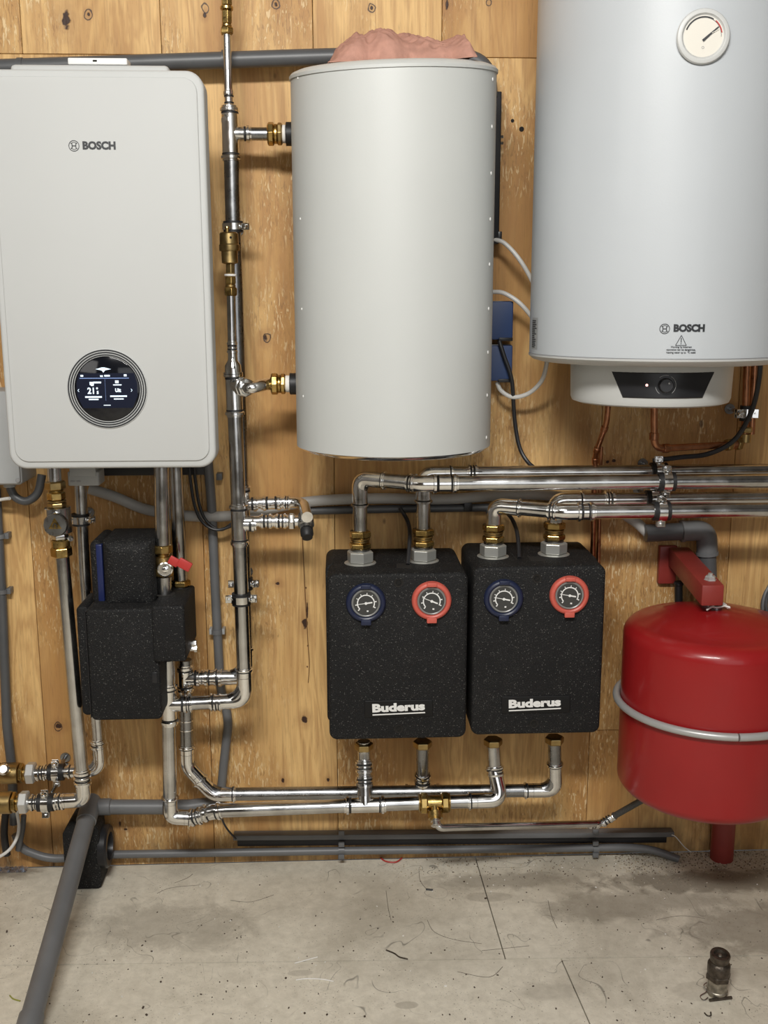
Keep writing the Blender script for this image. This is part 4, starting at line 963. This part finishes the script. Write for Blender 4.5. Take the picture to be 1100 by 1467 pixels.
# ================================================================== pump boxes
def dialpart(par, px, py, d, m, ang, lab, tilt):
    c = P(px, py, d); fn = lambda z: plane_fn(c+YN*z, V((math.cos(tilt), 0, math.sin(tilt))), V((-math.sin(tilt), 0, math.cos(tilt))))
    th = G().lathe([(-.004, .0385), (.004, .0385), (.0075, .0365), (.009, .0345), (.0095, .0318), (.0080, .0292), (.0045, .0285), (.0045, .0001)], c, YN, 56).obj('thermometer', m, par)
    th['label'] = lab
    G().lathe([(.0040, .0280), (.0058, .0278), (.0072, .0262), (.0062, .0246), (.0058, .0240)], c, YN, 48).obj('dial_rim', DIALR, th)
    G().lathe([(.0046, .0248), (.0060, .0248), (.0060, .0001)], c, YN, 48).obj('dial', DIAL, th)
    for s in (-1, 1):
        cc = c+V((0, -.0085 if s > 0 else -.0095, s*(.0335 if s > 0 else .0372)))
        G().box(cc, .0195, .008, .0085 if s > 0 else .0110).obj('tab', m, th, bevel=.0016)
    sc1 = [arcstrip(.0152, .0174, -32, 222, 32)]
    for a_ in (-28, 8, 50, 82, 118, 150, 188, 222):
        x, y = math.cos(math.radians(a_)), math.sin(math.radians(a_)); sc1.append(line2(x*.0170, y*.0170, x*.0208, y*.0208, .0022 if a_ in (-28, 8, 188, 222) else .0014))
    sc1.append(line2(.0010, -.0155, .0045, -.0160, .0030))
    put('scale', PRINT, th, merge(*sc1), fn(.0062))
    x, y = math.cos(math.radians(ang)), math.sin(math.radians(ang))
    put('needle', PRINT, th, merge(line2(-x*.0195, -y*.0195, 0, 0, .0012), line2(0, 0, x*.0125, y*.0125, .0028), ([V((.0028*math.cos(i*math.pi/6), .0028*math.sin(i*math.pi/6), .0008)) for i in range(12)], [tuple(range(12))])), fn(.0066))
ZINC = mat('pale_zinc', (.46, .46, .43), .33, .55)
SCREWB = mat('screw_black', (.006, .006, .006), .4, spec=.3)
PLATE = mat('plate_black', (.006, .006, .0065), .45, spec=.3)
def station(lab, xl, xr, ytop, ybot, dials, screws, plate, slot, cen):
    t = T('pump_station', lab, 'pump unit', 'black pump units side by side under the middle tank')
    d = .215; a = P(xl, ybot, d); b = P(xr, ytop, d)
    rprism(t, 'rear_shell', FOAM, a.x-(.005 if xl < 500 else -.001), b.x+(.004 if xl > 500 else -.001), a.z+.0008, b.z-.0006, .004, .13, .016, .003)
    rprism(t, 'front_cover', FOAM, a.x, b.x, a.z, b.z, .1305, d, .016, .007)
    for px, py, m, ang, lb_ in dials: dialpart(t, px, py, d, m, ang, lb_, .03)
    for px, py in screws:
        c = P(px, py, d); G().lathe([(-.002, .0092), (.0004, .0092), (.0010, .0088), (.0004, .0078), (.0004, .0001)], c, YN, 24).obj('screw_recess', DARK, t)
        G().lathe([(.0003, .0060), (.0016, .0055), (.0016, .0001)], c, YN, 6).obj('screw', SCREWB, t)
        G().box(c+YN*.0017, .0085, .0004, .0014, rot=Matrix.Rotation(-.7, 3, 'Y')).obj('screw_slot', DARK, t)
    px0, px1, py0, py1 = plate; e0 = P(px0, py1, d); e1 = P(px1, py0, d)
    rprism(t, 'name_plate', PLATE, e0.x, e1.x, e0.z, e1.z, d-.001, d+.0020, .003, .0012)
    c = P(cen[0], cen[1], d+.0022); f = plane_fn(c, V((1, 0, .03)), V((-.03, 0, 1)))
    v, fc = textmesh('Buderus', .0225, 1, .0011, 'CENTER', .0004); w_ = max(p.x for p in v)-min(p.x for p in v); k = .104/w_; x_m = (max(p.x for p in v)+min(p.x for p in v))/2
    put('lettering', PRINT, t, ([V(((p.x-x_m)*k, p.y+.002, p.z)) for p in v], fc), f)
    put('underline', PRINT, t, line2(-.052, -.0108, .052, -.0108, .0026), f)
    c = PX(slot, .135, b.z); G().box((c.x, -.155, b.z-.0004), .030, .040, .0016).obj('cable_slot', DARK, t)
    return a, b
A1_, B1_ = station('left of the two black pump units, blue dial above the left of its name plate', 472, 671, 820.5, 1061,
    [(524, 863, BEZB, 6, 'dark blue rimmed dial'), (618, 860, BEZR, -24, 'red rimmed dial')], [(571, 835), (571, 1044)], (522, 620, 1002, 1028), 578, (571, 1015))
A2_, B2_ = station('right of the two black pump units, nearer the red vessel', 674.5, 869, 810.5, 1054,
    [(721, 857, BEZB, -13, 'dark blue rimmed dial'), (815, 852, BEZR, -12, 'red rimmed dial')], [(769, 829), (765, 1037)], (718, 817, 996, 1022), 766, (766, 1009))
def outlet(t, px, dpt, zt, L2):
    c = PX(px, dpt, zt); o = V((c.x, c.y, zt))
    G().lathe([(-.002, .032), (.0010, .032), (.0022, .0295), (.0022, .0001)], o, ZP, 32).obj('flange', ZINC, t)
    e = union(t, o+ZP*.002, ZP, [('h', .024, .0270, ZINC, 'union_nut'), ('c', .004, .0195, STEELD, 'collar'), ('h', .013, .0225, BRASS, 'nut'), ('c', .005, .0185, BRASSD, 'collar'), ('c', .004, .0200, BRASSD, 'collar'), ('h', .015, .0225, BRASS, 'nut')])
    return e
Uf, Ur = .185, .105
# four outlets and the pipes leading off to the right
zA = B1_.z-.0006; zB = B2_.z-.0006
def uprun(lab, px, dpt, zt, ptsf, bends, elb, m=STEEL):
    t = T('outlet_pipe', lab, 'pipe'); e = outlet(t, px, dpt, zt, 0)
    pts = [e-ZP*.005]+ptsf(e); path(t, pts, PR*1.02, m, bends, .022, elb); return t
# run 1 (left, front)
c_ = P(900, 690.5, Uf); zr1 = c_.z
def f1(e): return [V((e.x, e.y, zr1+.002)), PX(603, Uf, zr1), PX(1250, Uf, zr1)]
r1 = uprun('front pipe of the upper pair, rising from the first outlet of the left pump unit', 516, .125, zA, f1, .034, (1,))
c = PX(603, Uf, zr1); e = PX(540, .14, zr1); coupling(r1, c-(c-PX(520, .125, zr1)).normalized()*.028, c-(c-PX(520, .125, zr1)).normalized()*.010, PR*1.02); G().tube(fillet([c-(c-PX(520, .125, zr1)).normalized()*.02, c, c+XP*.024], .02), PR*1.12, 20).obj('elbow', CHROME, r1)
coupling(r1, PX(618, Uf, zr1), PX(656, Uf, zr1), PR*1.02)
c_ = P(900, 675.5, Ur); zr2 = c_.z
def f2(e): return [V((e.x, e.y, zr2)), PX(1250, e.y*-1, zr2)]
r2 = uprun('rear pipe of the upper pair, rising from the second outlet of the left pump unit', 606, .112, zA, f2, .036, (1,))
coupling(r2, PX(668, .112, zr2), PX(684, .112, zr2), PR*1.02)
c_ = P(900, 732.5, Uf); zr3 = c_.z
def f3(e): return [V((e.x, e.y, zr3+.002)), PX(808, Uf, zr3), PX(1250, Uf, zr3)]
r3 = uprun('front pipe of the lower pair, rising from the first outlet of the right pump unit', 706, .125, zB, f3, .034, (1,))
c = PX(808, Uf, zr3); dd2 = (c-PX(710, .125, zr3)).normalized(); coupling(r3, c-dd2*.032, c-dd2*.012, PR*1.02); G().tube(fillet([c-dd2*.02, c, c+XP*.03], .02), PR*1.12, 20).obj('elbow', CHROME, r3)
coupling(r3, PX(824, Uf, zr3), PX(852, Uf, zr3), PR*1.02)
c_ = P(900, 715, Ur); zr4 = c_.z
def f4(e): return [V((e.x, e.y, zr4)), PX(1250, e.y*-1, zr4)]
r4 = uprun('rear pipe of the lower pair, rising from the second outlet of the right pump unit', 793, .112, zB, f4, .034, (1,))
coupling(r4, PX(864, .112, zr4), PX(880, .112, zr4), PR*1.02)
for z, dpt, px, lab, sd in ((zr2, .112, 943, 'pipe clamp on the rear pipe of the upper pair', ((0, .1, 1), (0, .1, -1))), (zr1, Uf, 954, 'pipe clamp on the front pipe of the upper pair', ((0, 0, 1), (0, 0, -1))),
                          (zr4, .112, 936, 'pipe clamp on the rear pipe of the lower pair', ((0, .1, 1), (0, .1, -1))), (zr3, Uf, 947, 'pipe clamp on the front pipe of the lower pair', ((0, 0, 1), (0, 0, -1)))):
    clamp(lab, PX(px, dpt, z), XP, PR*1.02, sd, rod=dpt < .15, w=.016, rubber_w=2.0)
for pts, lab in (([P(573, 728, .03), P(583, 745, .05), P(587, 765, .10), P(584, 800, .15)], 'black sensor cable dropping into the left pump unit'), ([P(722, 730, .03), P(734, 745, .05), P(741, 765, .10), P(744, 796, .15)], 'black sensor cable dropping into the right pump unit')):
    zz = (zA if pts[3].x < .2 else zB); pts[3] = V((pts[3].x, pts[3].y, zz+.002))
    tag(G().tube(spline(pts, 8), .0042, 10).obj('sensor_cable', CABLE), lab, 'cable')

# ================================================================== junction boxes and leads between the two tanks
jb = T('junction_box', 'dark blue wall boxes, one above the other, right of the middle tank', 'electrical box')
for y0, y1, xe in ((487, 431, 735), (546, 494, 734)):
    a = P(xe, y0, .05); b = P(xe, y1, .05)
    rprism(jb, 'housing', BOXG, a.x-.066, a.x, a.z, b.z, .002, .038, .003, .002)
    rprism(jb, 'cover', BLUE, a.x-.067, a.x-.002, a.z+.001, b.z-.001, .038, .056, .003, .002)
    bbox(jb, 'latch', BLACK, a.x-.030, a.x-.002, .040, .0575, a.z-.002, a.z+.005, .001)
for pts, lab in (([(706, 343, .05), (722, 348, .06), (742, 369, .07), (760, 398, .07), (780, 440, .07)], 'upper white cable curving from the middle tank to the water heater'),
                 ([(706, 418, .05), (722, 420, .06), (744, 434, .07), (763, 456, .07), (785, 490, .06)], 'second white cable, passing just above the blue boxes'),
                 ([(712, 548, .04), (718, 560, .05), (735, 569, .06), (758, 563, .07), (776, 545, .08), (783, 520, .09), (784, 500, .09)], 'white cable looping from the blue boxes up under the water heater')):
    tag(G().tube(spline([P(*q_) for q_ in pts], 8), .0044, 10).obj('white_cable', WCABLE), lab, 'cable')
tag(G().tube(spline([P(*q_) for q_ in [(715, 488, .066), (722, 510, .068), (733, 545, .066), (737, 600, .05), (744, 640, .05), (757, 663, .06), (775, 676, .06)]], 8), .0042, 10).obj('black_cable', CABLE), 'black cable hanging from the blue boxes down behind the steel pipes', 'cable')
# copper pipes
cp1 = T('copper_pipe', 'bent copper pipe left of the control housing, under the water heater', 'pipe')
cpt = [P(873, 560, .12), P(869, 605, .12), P(853, 650, .08), P(851, 700, .05), P(849, 800, .03)]
pipe(cp1, cpt, .0056, COPPER, 'pipe', .012)
for a, b in ((1, 2), (2, 3)):
    v_ = (cpt[b]-cpt[a]).normalized(); cyl(cp1, cpt[a]+v_*.010, v_, .012, .0072, COPPER, 'coupling'); cyl(cp1, cpt[b]-v_*.016, v_, .012, .0072, COPPER, 'coupling')
cp2 = T('copper_pipe', 'straight thin copper pipe beside the bent one, ending behind the right pump unit', 'pipe')
pipe(cp2, [P(861, 640, .02), P(859, 700, .02), P(857, 810, .02)], .0042, COPPER)
cp3 = T('copper_pipe', 'copper pipe dropping from the control housing and turning right towards the corner', 'pipe')
c0, c1, c2, c3, c4 = P(937, 560, .16), P(937, 643, .16), P(1000, 646, .12), P(1066, 636, .09), P(1071, 500, .09)
path(cp3, [c0, c1, P(1066, 636, .09), c4], .0070, COPPER, .022, .016, (), 'pipe')
for q_, v_ in ((P(937, 620, .16), -ZP), ):
    cyl(cp3, q_, v_, .014, .0092, COPPER, 'coupling')
v_ = (P(1066, 636, .09)-c1).normalized(); cyl(cp3, c1+v_*.020, v_, .014, .0090, COPPER, 'coupling')
union(cp3, P(1066, 636, .09)-v_*.045, v_, [('h', .012, .0130, BRASSD, 'nut'), ('c', .012, .0100, COPPER, 'collar'), ('h', .012, .0130, BRASSD, 'nut')])
cyl(cp3, P(1067, 634, .09), ZP, .018, .0110, BRASSD, 'collar'); hexn(cp3, P(1067.5, 620, .09), ZP, .012, .0145, BRASSD)
cp4 = T('copper_pipe', 'upright copper pipe behind the clamp below the right side of the water heater', 'pipe')
pipe(cp4, [P(1082, 500, .05), P(1076, 622, .05)], .0070, COPPER)
clamp('pipe clamp on the copper pipe below the right side of the water heater', P(1068, 592, .09), ZP, .0075, ((-1, -.3, 0), (1, -.3, 0)), w=.018)
tag(G().tube(spline([P(*q_) for q_ in [(1090, 500, .16), (1087, 545, .15), (1076, 590, .14), (1052, 630, .13), (1015, 650, .12), (975, 655, .12), (935, 660, .10)]], 8), .0050, 10).obj('black_cable', CABLE), 'black cable sweeping from under the water heater down to the upper clamp', 'cable')

# ================================================================== red expansion vessel and its bracket
vt_ = T('expansion_vessel', 'glossy red expansion vessel at the lower right with a grey ring around it', 'expansion vessel')
dv_ = .235; vx = P(1017, 1000, dv_).x; VR = P(1017, 1000, dv_).x-P(893, 1000, dv_).x
zv0 = P(1017, 1136, dv_).z; zv1 = P(1014, 867, dv_).z; hv = zv1-zv0
o = V((vx, -dv_, zv0)); pr = []
rb = .050; sh = .052
for i in range(9):
    a = math.pi/2*i/8; pr.append((.006+rb*.62*(1-math.cos(a)), VR-rb+rb*math.sin(a)))
pr = [(0, .001), (.001, VR*.35), (.004, VR-rb-.006)]+pr
top_s = hv-.064
pr += [(top_s, VR)]
for i in range(1, 9):
    a = math.pi/2*i/8; pr.append((top_s+.030*math.sin(a), VR-.036+.036*math.cos(a)))
for i in range(1, 9):
    r = (VR-.036)*(1-i/8); pr.append((top_s+.030+.028*(1-(r/(VR-.036))**2)**1.0, max(r, .001)))
mid_z = P(1017, 1003, dv_).z-zv0
G().lathe(pr, o, ZP, 96).obj('body', RED, vt_)
ring_c = V((vx, -dv_, zv0+mid_z))
n = 96; pts = [ring_c+V((math.cos(2*math.pi*i/n)*(VR+.0078), math.sin(2*math.pi*i/n)*(VR+.0078), 0)) for i in range(n-1)]
a0 = math.asin((P(1055, 1049, dv_+VR).x-vx)/(VR+.0078))
pts = [ring_c+V((math.sin(a0+.012+2*math.pi*i/(n-1)*.9975)*(VR+.0078), -math.cos(a0+.012+2*math.pi*i/(n-1)*.9975)*(VR+.0078), 0)) for i in range(n)]
G().tube(pts, .0075, 14).obj('ring', mat('ring_grey', (.42, .42, .41), .35, .3), vt_)
G().lathe([(-.006, .013), (.016, .013)], V((vx, -dv_, zv0+hv-.006)), ZP, 20).obj('top_stub', STEELD, vt_)
g = G(); random.seed(5)
for i in range(7):
    a = i*.9; pp = V((vx, -dv_-.004, zv0+hv+.0018)); g.tube(spline([pp+V((math.cos(a+j*.5)*(.013+.0015*j), math.sin(a+j*.5)*(.013+.001*j), .0015*math.sin(j+i))) for j in range(4)], 4), .0016, 6)
for sx in (-1, 1): g.tube(spline([pp+V((sx*.010, -.010, .001)), pp+V((sx*.019, -.017, -.0005)), pp+V((sx*(.027 if sx < 0 else .017), -.022 if sx < 0 else -.012, -.003))], 5), .0022, 6)
g.obj('seal_tape', TAPE, vt_)['kind'] = 'stuff'
bc_ = T('vessel_bracket', 'dark red painted steel bracket arm and post holding the red vessel', 'bracket')
pw0, pw1 = P(946, 835, .01), P(972, 786, .01)
bbox(bc_, 'wall_plate', REDB, P(944, 800, .012).x, P(969, 800, .012).x, .001, .016, P(950, 836, .012).z, P(950, 782, .012).z, .002)
hw = .0215
ca_, cb_ = P(972, 797, .02), P(1021, 853.5, .275)
fz = ZP*(P(1021, 838, .275).z-P(1021, 868, .275).z)/2; fx = XP*(P(1037, 853, .275).x-P(1005, 853, .275).x)/2
G().hull8([ca_-fx-fz, ca_+fx-fz, cb_+fx-fz, cb_-fx-fz, ca_-fx+fz, ca_+fx+fz, cb_+fx+fz, cb_-fx+fz]).obj('arm', REDB, bc_, bevel=.0035)
bolt = P(1017, 834, dv_+.006); bt_z = (ca_+(cb_-ca_)*((dv_+.004)/.255)).z+fz.z
bo_ = V((bolt.x, bolt.y, bt_z)); 
G().lathe([(0, .0125), (.0015, .0125), (.0015, .0105), (.007, .0105), (.009, .0085), (.009, .0045), (.014, .0045), (.014, .0001)], bo_, ZP, 6).obj('bolt', NUTW, bc_)
po = P(1034, 1239, .045); pz0 = 0; px_ = PX(1034, .035, 0)
G().lathe([(0, .0255), (P(1034, 1000, .035).z, .0255)], V((px_.x, -.032, 0)), ZP, 32).obj('post', REDB, bc_)
# coil of grey cable at the right edge
co_ = T('cable_coil', 'coil of dark grey cable hanging on the wall at the right edge', 'cable')
cc = P(1128, 862, .03)
for i in range(6):
    rx2, rz2 = .050+.006*math.sin(i*2.1)+.002*i, .066+.005*math.cos(i*1.7); off = V((.004*math.sin(i*3), -.006*i, .005*math.cos(i*2)))
    G().tube([cc+off+V((rx2*math.cos(2*math.pi*k/48), .004*math.sin(k*.26+i), rz2*math.sin(2*math.pi*k/48))) for k in range(49)], .0034, 8).obj('cable_loop', PVCD if i % 2 else PVC, co_)
for i, px in enumerate((1086, 1098)):
    pass
# ================================================================== foam block on the floor
fb = T('foam_block', 'black foam insulation block with a round hole, standing on the floor behind the drain pipe', 'foam block')
f0 = PF(118, 1274); f1 = PF(145, 1274); zt5 = P(130, 1176, -f1.y).z
dF = -f1.y
fxl = PX(92, dF, .05).x; fxr = f1.x+.001; dB = .012
g = G(); ch = .022
sec = [(fxl, 0+.002), (fxl+.010, 0), (fxr-.006, 0), (fxr, .006), (fxr, zt5-ch), (fxr-.012, zt5), (fxl+.018, zt5), (fxl, zt5-.030)]
for dpt in (dB+.02, dF):
    g.v += [V((x, -dpt, z)) for x, z in sec]
k = len(sec); g.bridge(0, k, k); g.face(tuple(range(k))[::-1]); g.face(tuple(range(k, 2*k)))
bl_ = g.obj('body', FOAM, fb, bevel=.004)
hcn = V((fxr, -(dF+dB)/2-.004, zt5*.50)); 
G().lathe([(-.004, .046), (.010, .046), (.014, .042), (.014, .030), (.004, .028), (-.030, .028), (-.030, .0001)], hcn, XP, 40).obj('round_socket', BLACK, fb)
# ================================================================== old fitting on the floor
ff = T('pipe_fitting', 'old bronze pipe fitting standing upright on the floor at the lower right', 'pipe fitting')
fo = PF(1027, 1424); s_ = 1.0
ppm = (PX(1042, -fo.y, .03).x-PX(1012, -fo.y, .03).x)/30.0        # metres per pixel here
u = ppm
G().lathe([(0, 13*u), (4*u, 13.5*u), (5*u, 14.5*u), (8*u, 14.5*u), (9*u, 13.5*u), (26*u, 14*u)], fo, ZP, 32).obj('base_sleeve', RUSTL, ff)
G().lathe([(24*u, 15*u), (26*u, 17.5*u), (32*u, 17.5*u), (34*u, 15.5*u)], fo, ZP, 6).obj('nut', RUST, ff)
G().lathe([(33*u, 15*u), (35*u, 15.6*u), (48*u, 15.6*u), (51*u, 13.5*u), (53*u, 9*u)], fo, ZP, 32).obj('upper_sleeve', RUST, ff)
ta = V((.02, -.14, 1)).normalized(); tb = fo+ZP*(52*u)
G().lathe([(0, 10*u), (2*u, 13*u), (11*u, 14*u), (13*u, 13.2*u), (13*u, 9*u), (9*u, 7.5*u), (9*u, .0001)], tb, ta, 32).obj('cap', RUST, ff)
G().lathe([(9.2*u, 3*u), (11*u, 2*u), (11*u, .0001)], tb, ta, 12).obj('valve_pin', RUSTL, ff)
z3 = lambda px, py, z=.0015: PF(px, py, z)
tag(G().tube([z3(1016, 1433, .003), z3(1048, 1429, .003)], .0028, 8).obj('steel_pin', RUST), 'short dark steel pin at the foot of the bronze fitting', 'pin')
tag(G().tube(spline([z3(1012, 1408, .012), z3(1008, 1412, .010), z3(1012, 1420, .006), z3(1003, 1427, .002), z3(1008, 1433, .002), z3(1014, 1429, .003)], 6), .0009, 6).obj('wire_curl', STEEL), 'thin curled wire on the left of the bronze fitting', 'wire')
tag(G().tube(spline([z3(1009, 1451), z3(1013, 1455), z3(1018, 1455), z3(1018, 1450)], 5), .0013, 6).obj('wire_hook', RUST), 'tiny dark hook of wire on the floor below the bronze fitting', 'wire')
tag(G().tube([z3(422, 1380), z3(455, 1371)], .0011, 6).obj('splinter', TAPE), 'pale straw-like splinter on the floor seam', 'splinter')
tag(G().tube(spline([z3(424, 1404), z3(440, 1402), z3(462, 1403), z3(478, 1406)], 5), .0011, 6).obj('clear_strip', TAPE), 'clear plastic strip on the floor below the pale splinter', 'strip')
tag(G().tube(spline([z3(14, 1426), z3(19, 1431), z3(29, 1434)], 5), .0013, 6).obj('wire_snip', mat('yellow_green', (.30, .30, .06), .5)), 'yellow green snip of wire at the lower left', 'wire')
tag(G().tube(spline([z3(545, 1229, .003), z3(553, 1234, .003), z3(567, 1235, .003), z3(576, 1229, .003)], 6), .0016, 6).obj('red_cable_tie', REDH), 'red loop of wire lying at the foot of the wall', 'wire')
tag(G().tube([z3(610, 1274), z3(620, 1275)], .0020, 6).obj('dark_chip', RUBBER), 'dark oblong chip on the floor left of the board joint', 'chip')
tag(G().tube(spline([z3(553, 1361), z3(565, 1366), z3(572, 1371), z3(584, 1374)], 5), .0014, 6).obj('string_bit', RUST), 'tangled brown string bit on the floor seam near the middle', 'string')
# crumpled foil in the left corner
g = G(); c = PF(12, 1243); NX = 26
for i in range(NX+1):
    for j in range(13):
        x = c.x-.045+.09*i/NX; y = c.y-.022+.044*j/12; e_ = min(i, NX-i, j, 12-j)
        g.v.append(V((x+.003*noise.noise(V((i, j, 1.3))), y, .001+(0 if e_ == 0 else .009*abs(noise.noise(V((i*.7, j*.8, 4)))))))) 
for i in range(NX):
    for j in range(12): a = i*13+j; g.face((a, a+1, a+14, a+13))
tag(g.obj('foil_scrap', mat('foil', (.45, .50, .62), .25, .9), None, 10), 'crumpled scrap of blue and silver foil in the lower left corner', 'foil')
# loose grit
random.seed(11); g = G()
for i in range(520):
    if i < 160: p = PF(random.uniform(600, 1100), 1232+abs(random.gauss(0, 16)))
    else: p = PF(random.uniform(0, 1100), random.uniform(1245, 1467))
    if p.y > -.03: continue
    r = random.uniform(.0006, .0019)*(1.5 if random.random() < .08 else 1); a = random.random()*3; l = random.uniform(.8, 2.2)
    R_ = Matrix.Rotation(a, 3, 'Z'); mi = 0 if random.random() < .86 else 1
    g.box(p+V((0, 0, r*.45)), r*l, r, r*.8, mi, R_)
gr = tag(g.obj('floor_grit', [mat('grit_dark', (.07, .05, .035), .8), TAPE]), 'loose grit and sawdust crumbs scattered over the floor', 'debris'); gr['kind'] = 'stuff'
# dried resin run on the wall
gp = [P(433, 770, .002), P(434, 790, .0025), P(436, 830, .002), P(438, 870, .002), P(441, 920, .002), P(443, 950, .002), P(441.5, 978, .002)]
g = G().tube(spline(gp, 5), .0008, 6)
for px, py, rr_ in ((434, 772, .0028), (438, 842, .0022), (441, 925, .0020), (440, 955, .0020)): g.lathe([(0, rr_), (.0012, rr_*.8), (.0018, .0001)], P(px, py, .0005), YN, 10)
g.obj('resin_run', mat('resin', (.16, .075, .025), .3), wall)
# scuffs scored into the boards
g = G()
for q_ in ([(553,1206+70),(556,1300),(560,1318)], [(612,1318),(622,1335),(650,1346),(690,1352)], [(655,1392),(700,1400),(720,1385)], [(785,1290),(790,1312),(798,1330)], [(690,1362),(730,1358),(758,1355)], [(250,1265),(268,1258),(276,1252)], [(225,1280),(245,1272),(285,1268)], [(940,1318),(975,1312),(1010,1316)], [(330,1290),(360,1292),(392,1282)], [(600,1245),(602,1262),(612,1275)]):
    g.tube(spline([PF(x, y, .0002) for x, y in q_], 5), .0006, 5)
sf = g.obj('scuff_mark', mat('scuff', (.20, .175, .14), .9), fl); sf['kind'] = 'stuff'
# sawdust heap in the right corner
g = G(); random.seed(21)
for i in range(1500):
    px = random.uniform(880, 1100) if random.random() < .7 else random.uniform(560, 1100); p = PF(px, 1228)
    p = V((p.x, -.004-abs(random.gauss(0, .045)), 0)); r_ = random.uniform(.0006, .0017)
    g.box(p+V((0, 0, r_*.5)), r_*random.uniform(.8, 2.6), r_, r_*.9, 0 if random.random() < .5 else (1 if random.random() < .75 else 2), Matrix.Rotation(random.random()*3.1, 3, 'Z'))
sd = tag(g.obj('sawdust', [mat('sawdust', (.42, .36, .26), .9), mat('grit_brown', (.16, .12, .08), .9), mat('chip_pale', (.62, .58, .50), .8)]), 'sawdust and fine rubble gathered along the foot of the wall, lower right', 'debris'); sd['kind'] = 'stuff'
finalize()
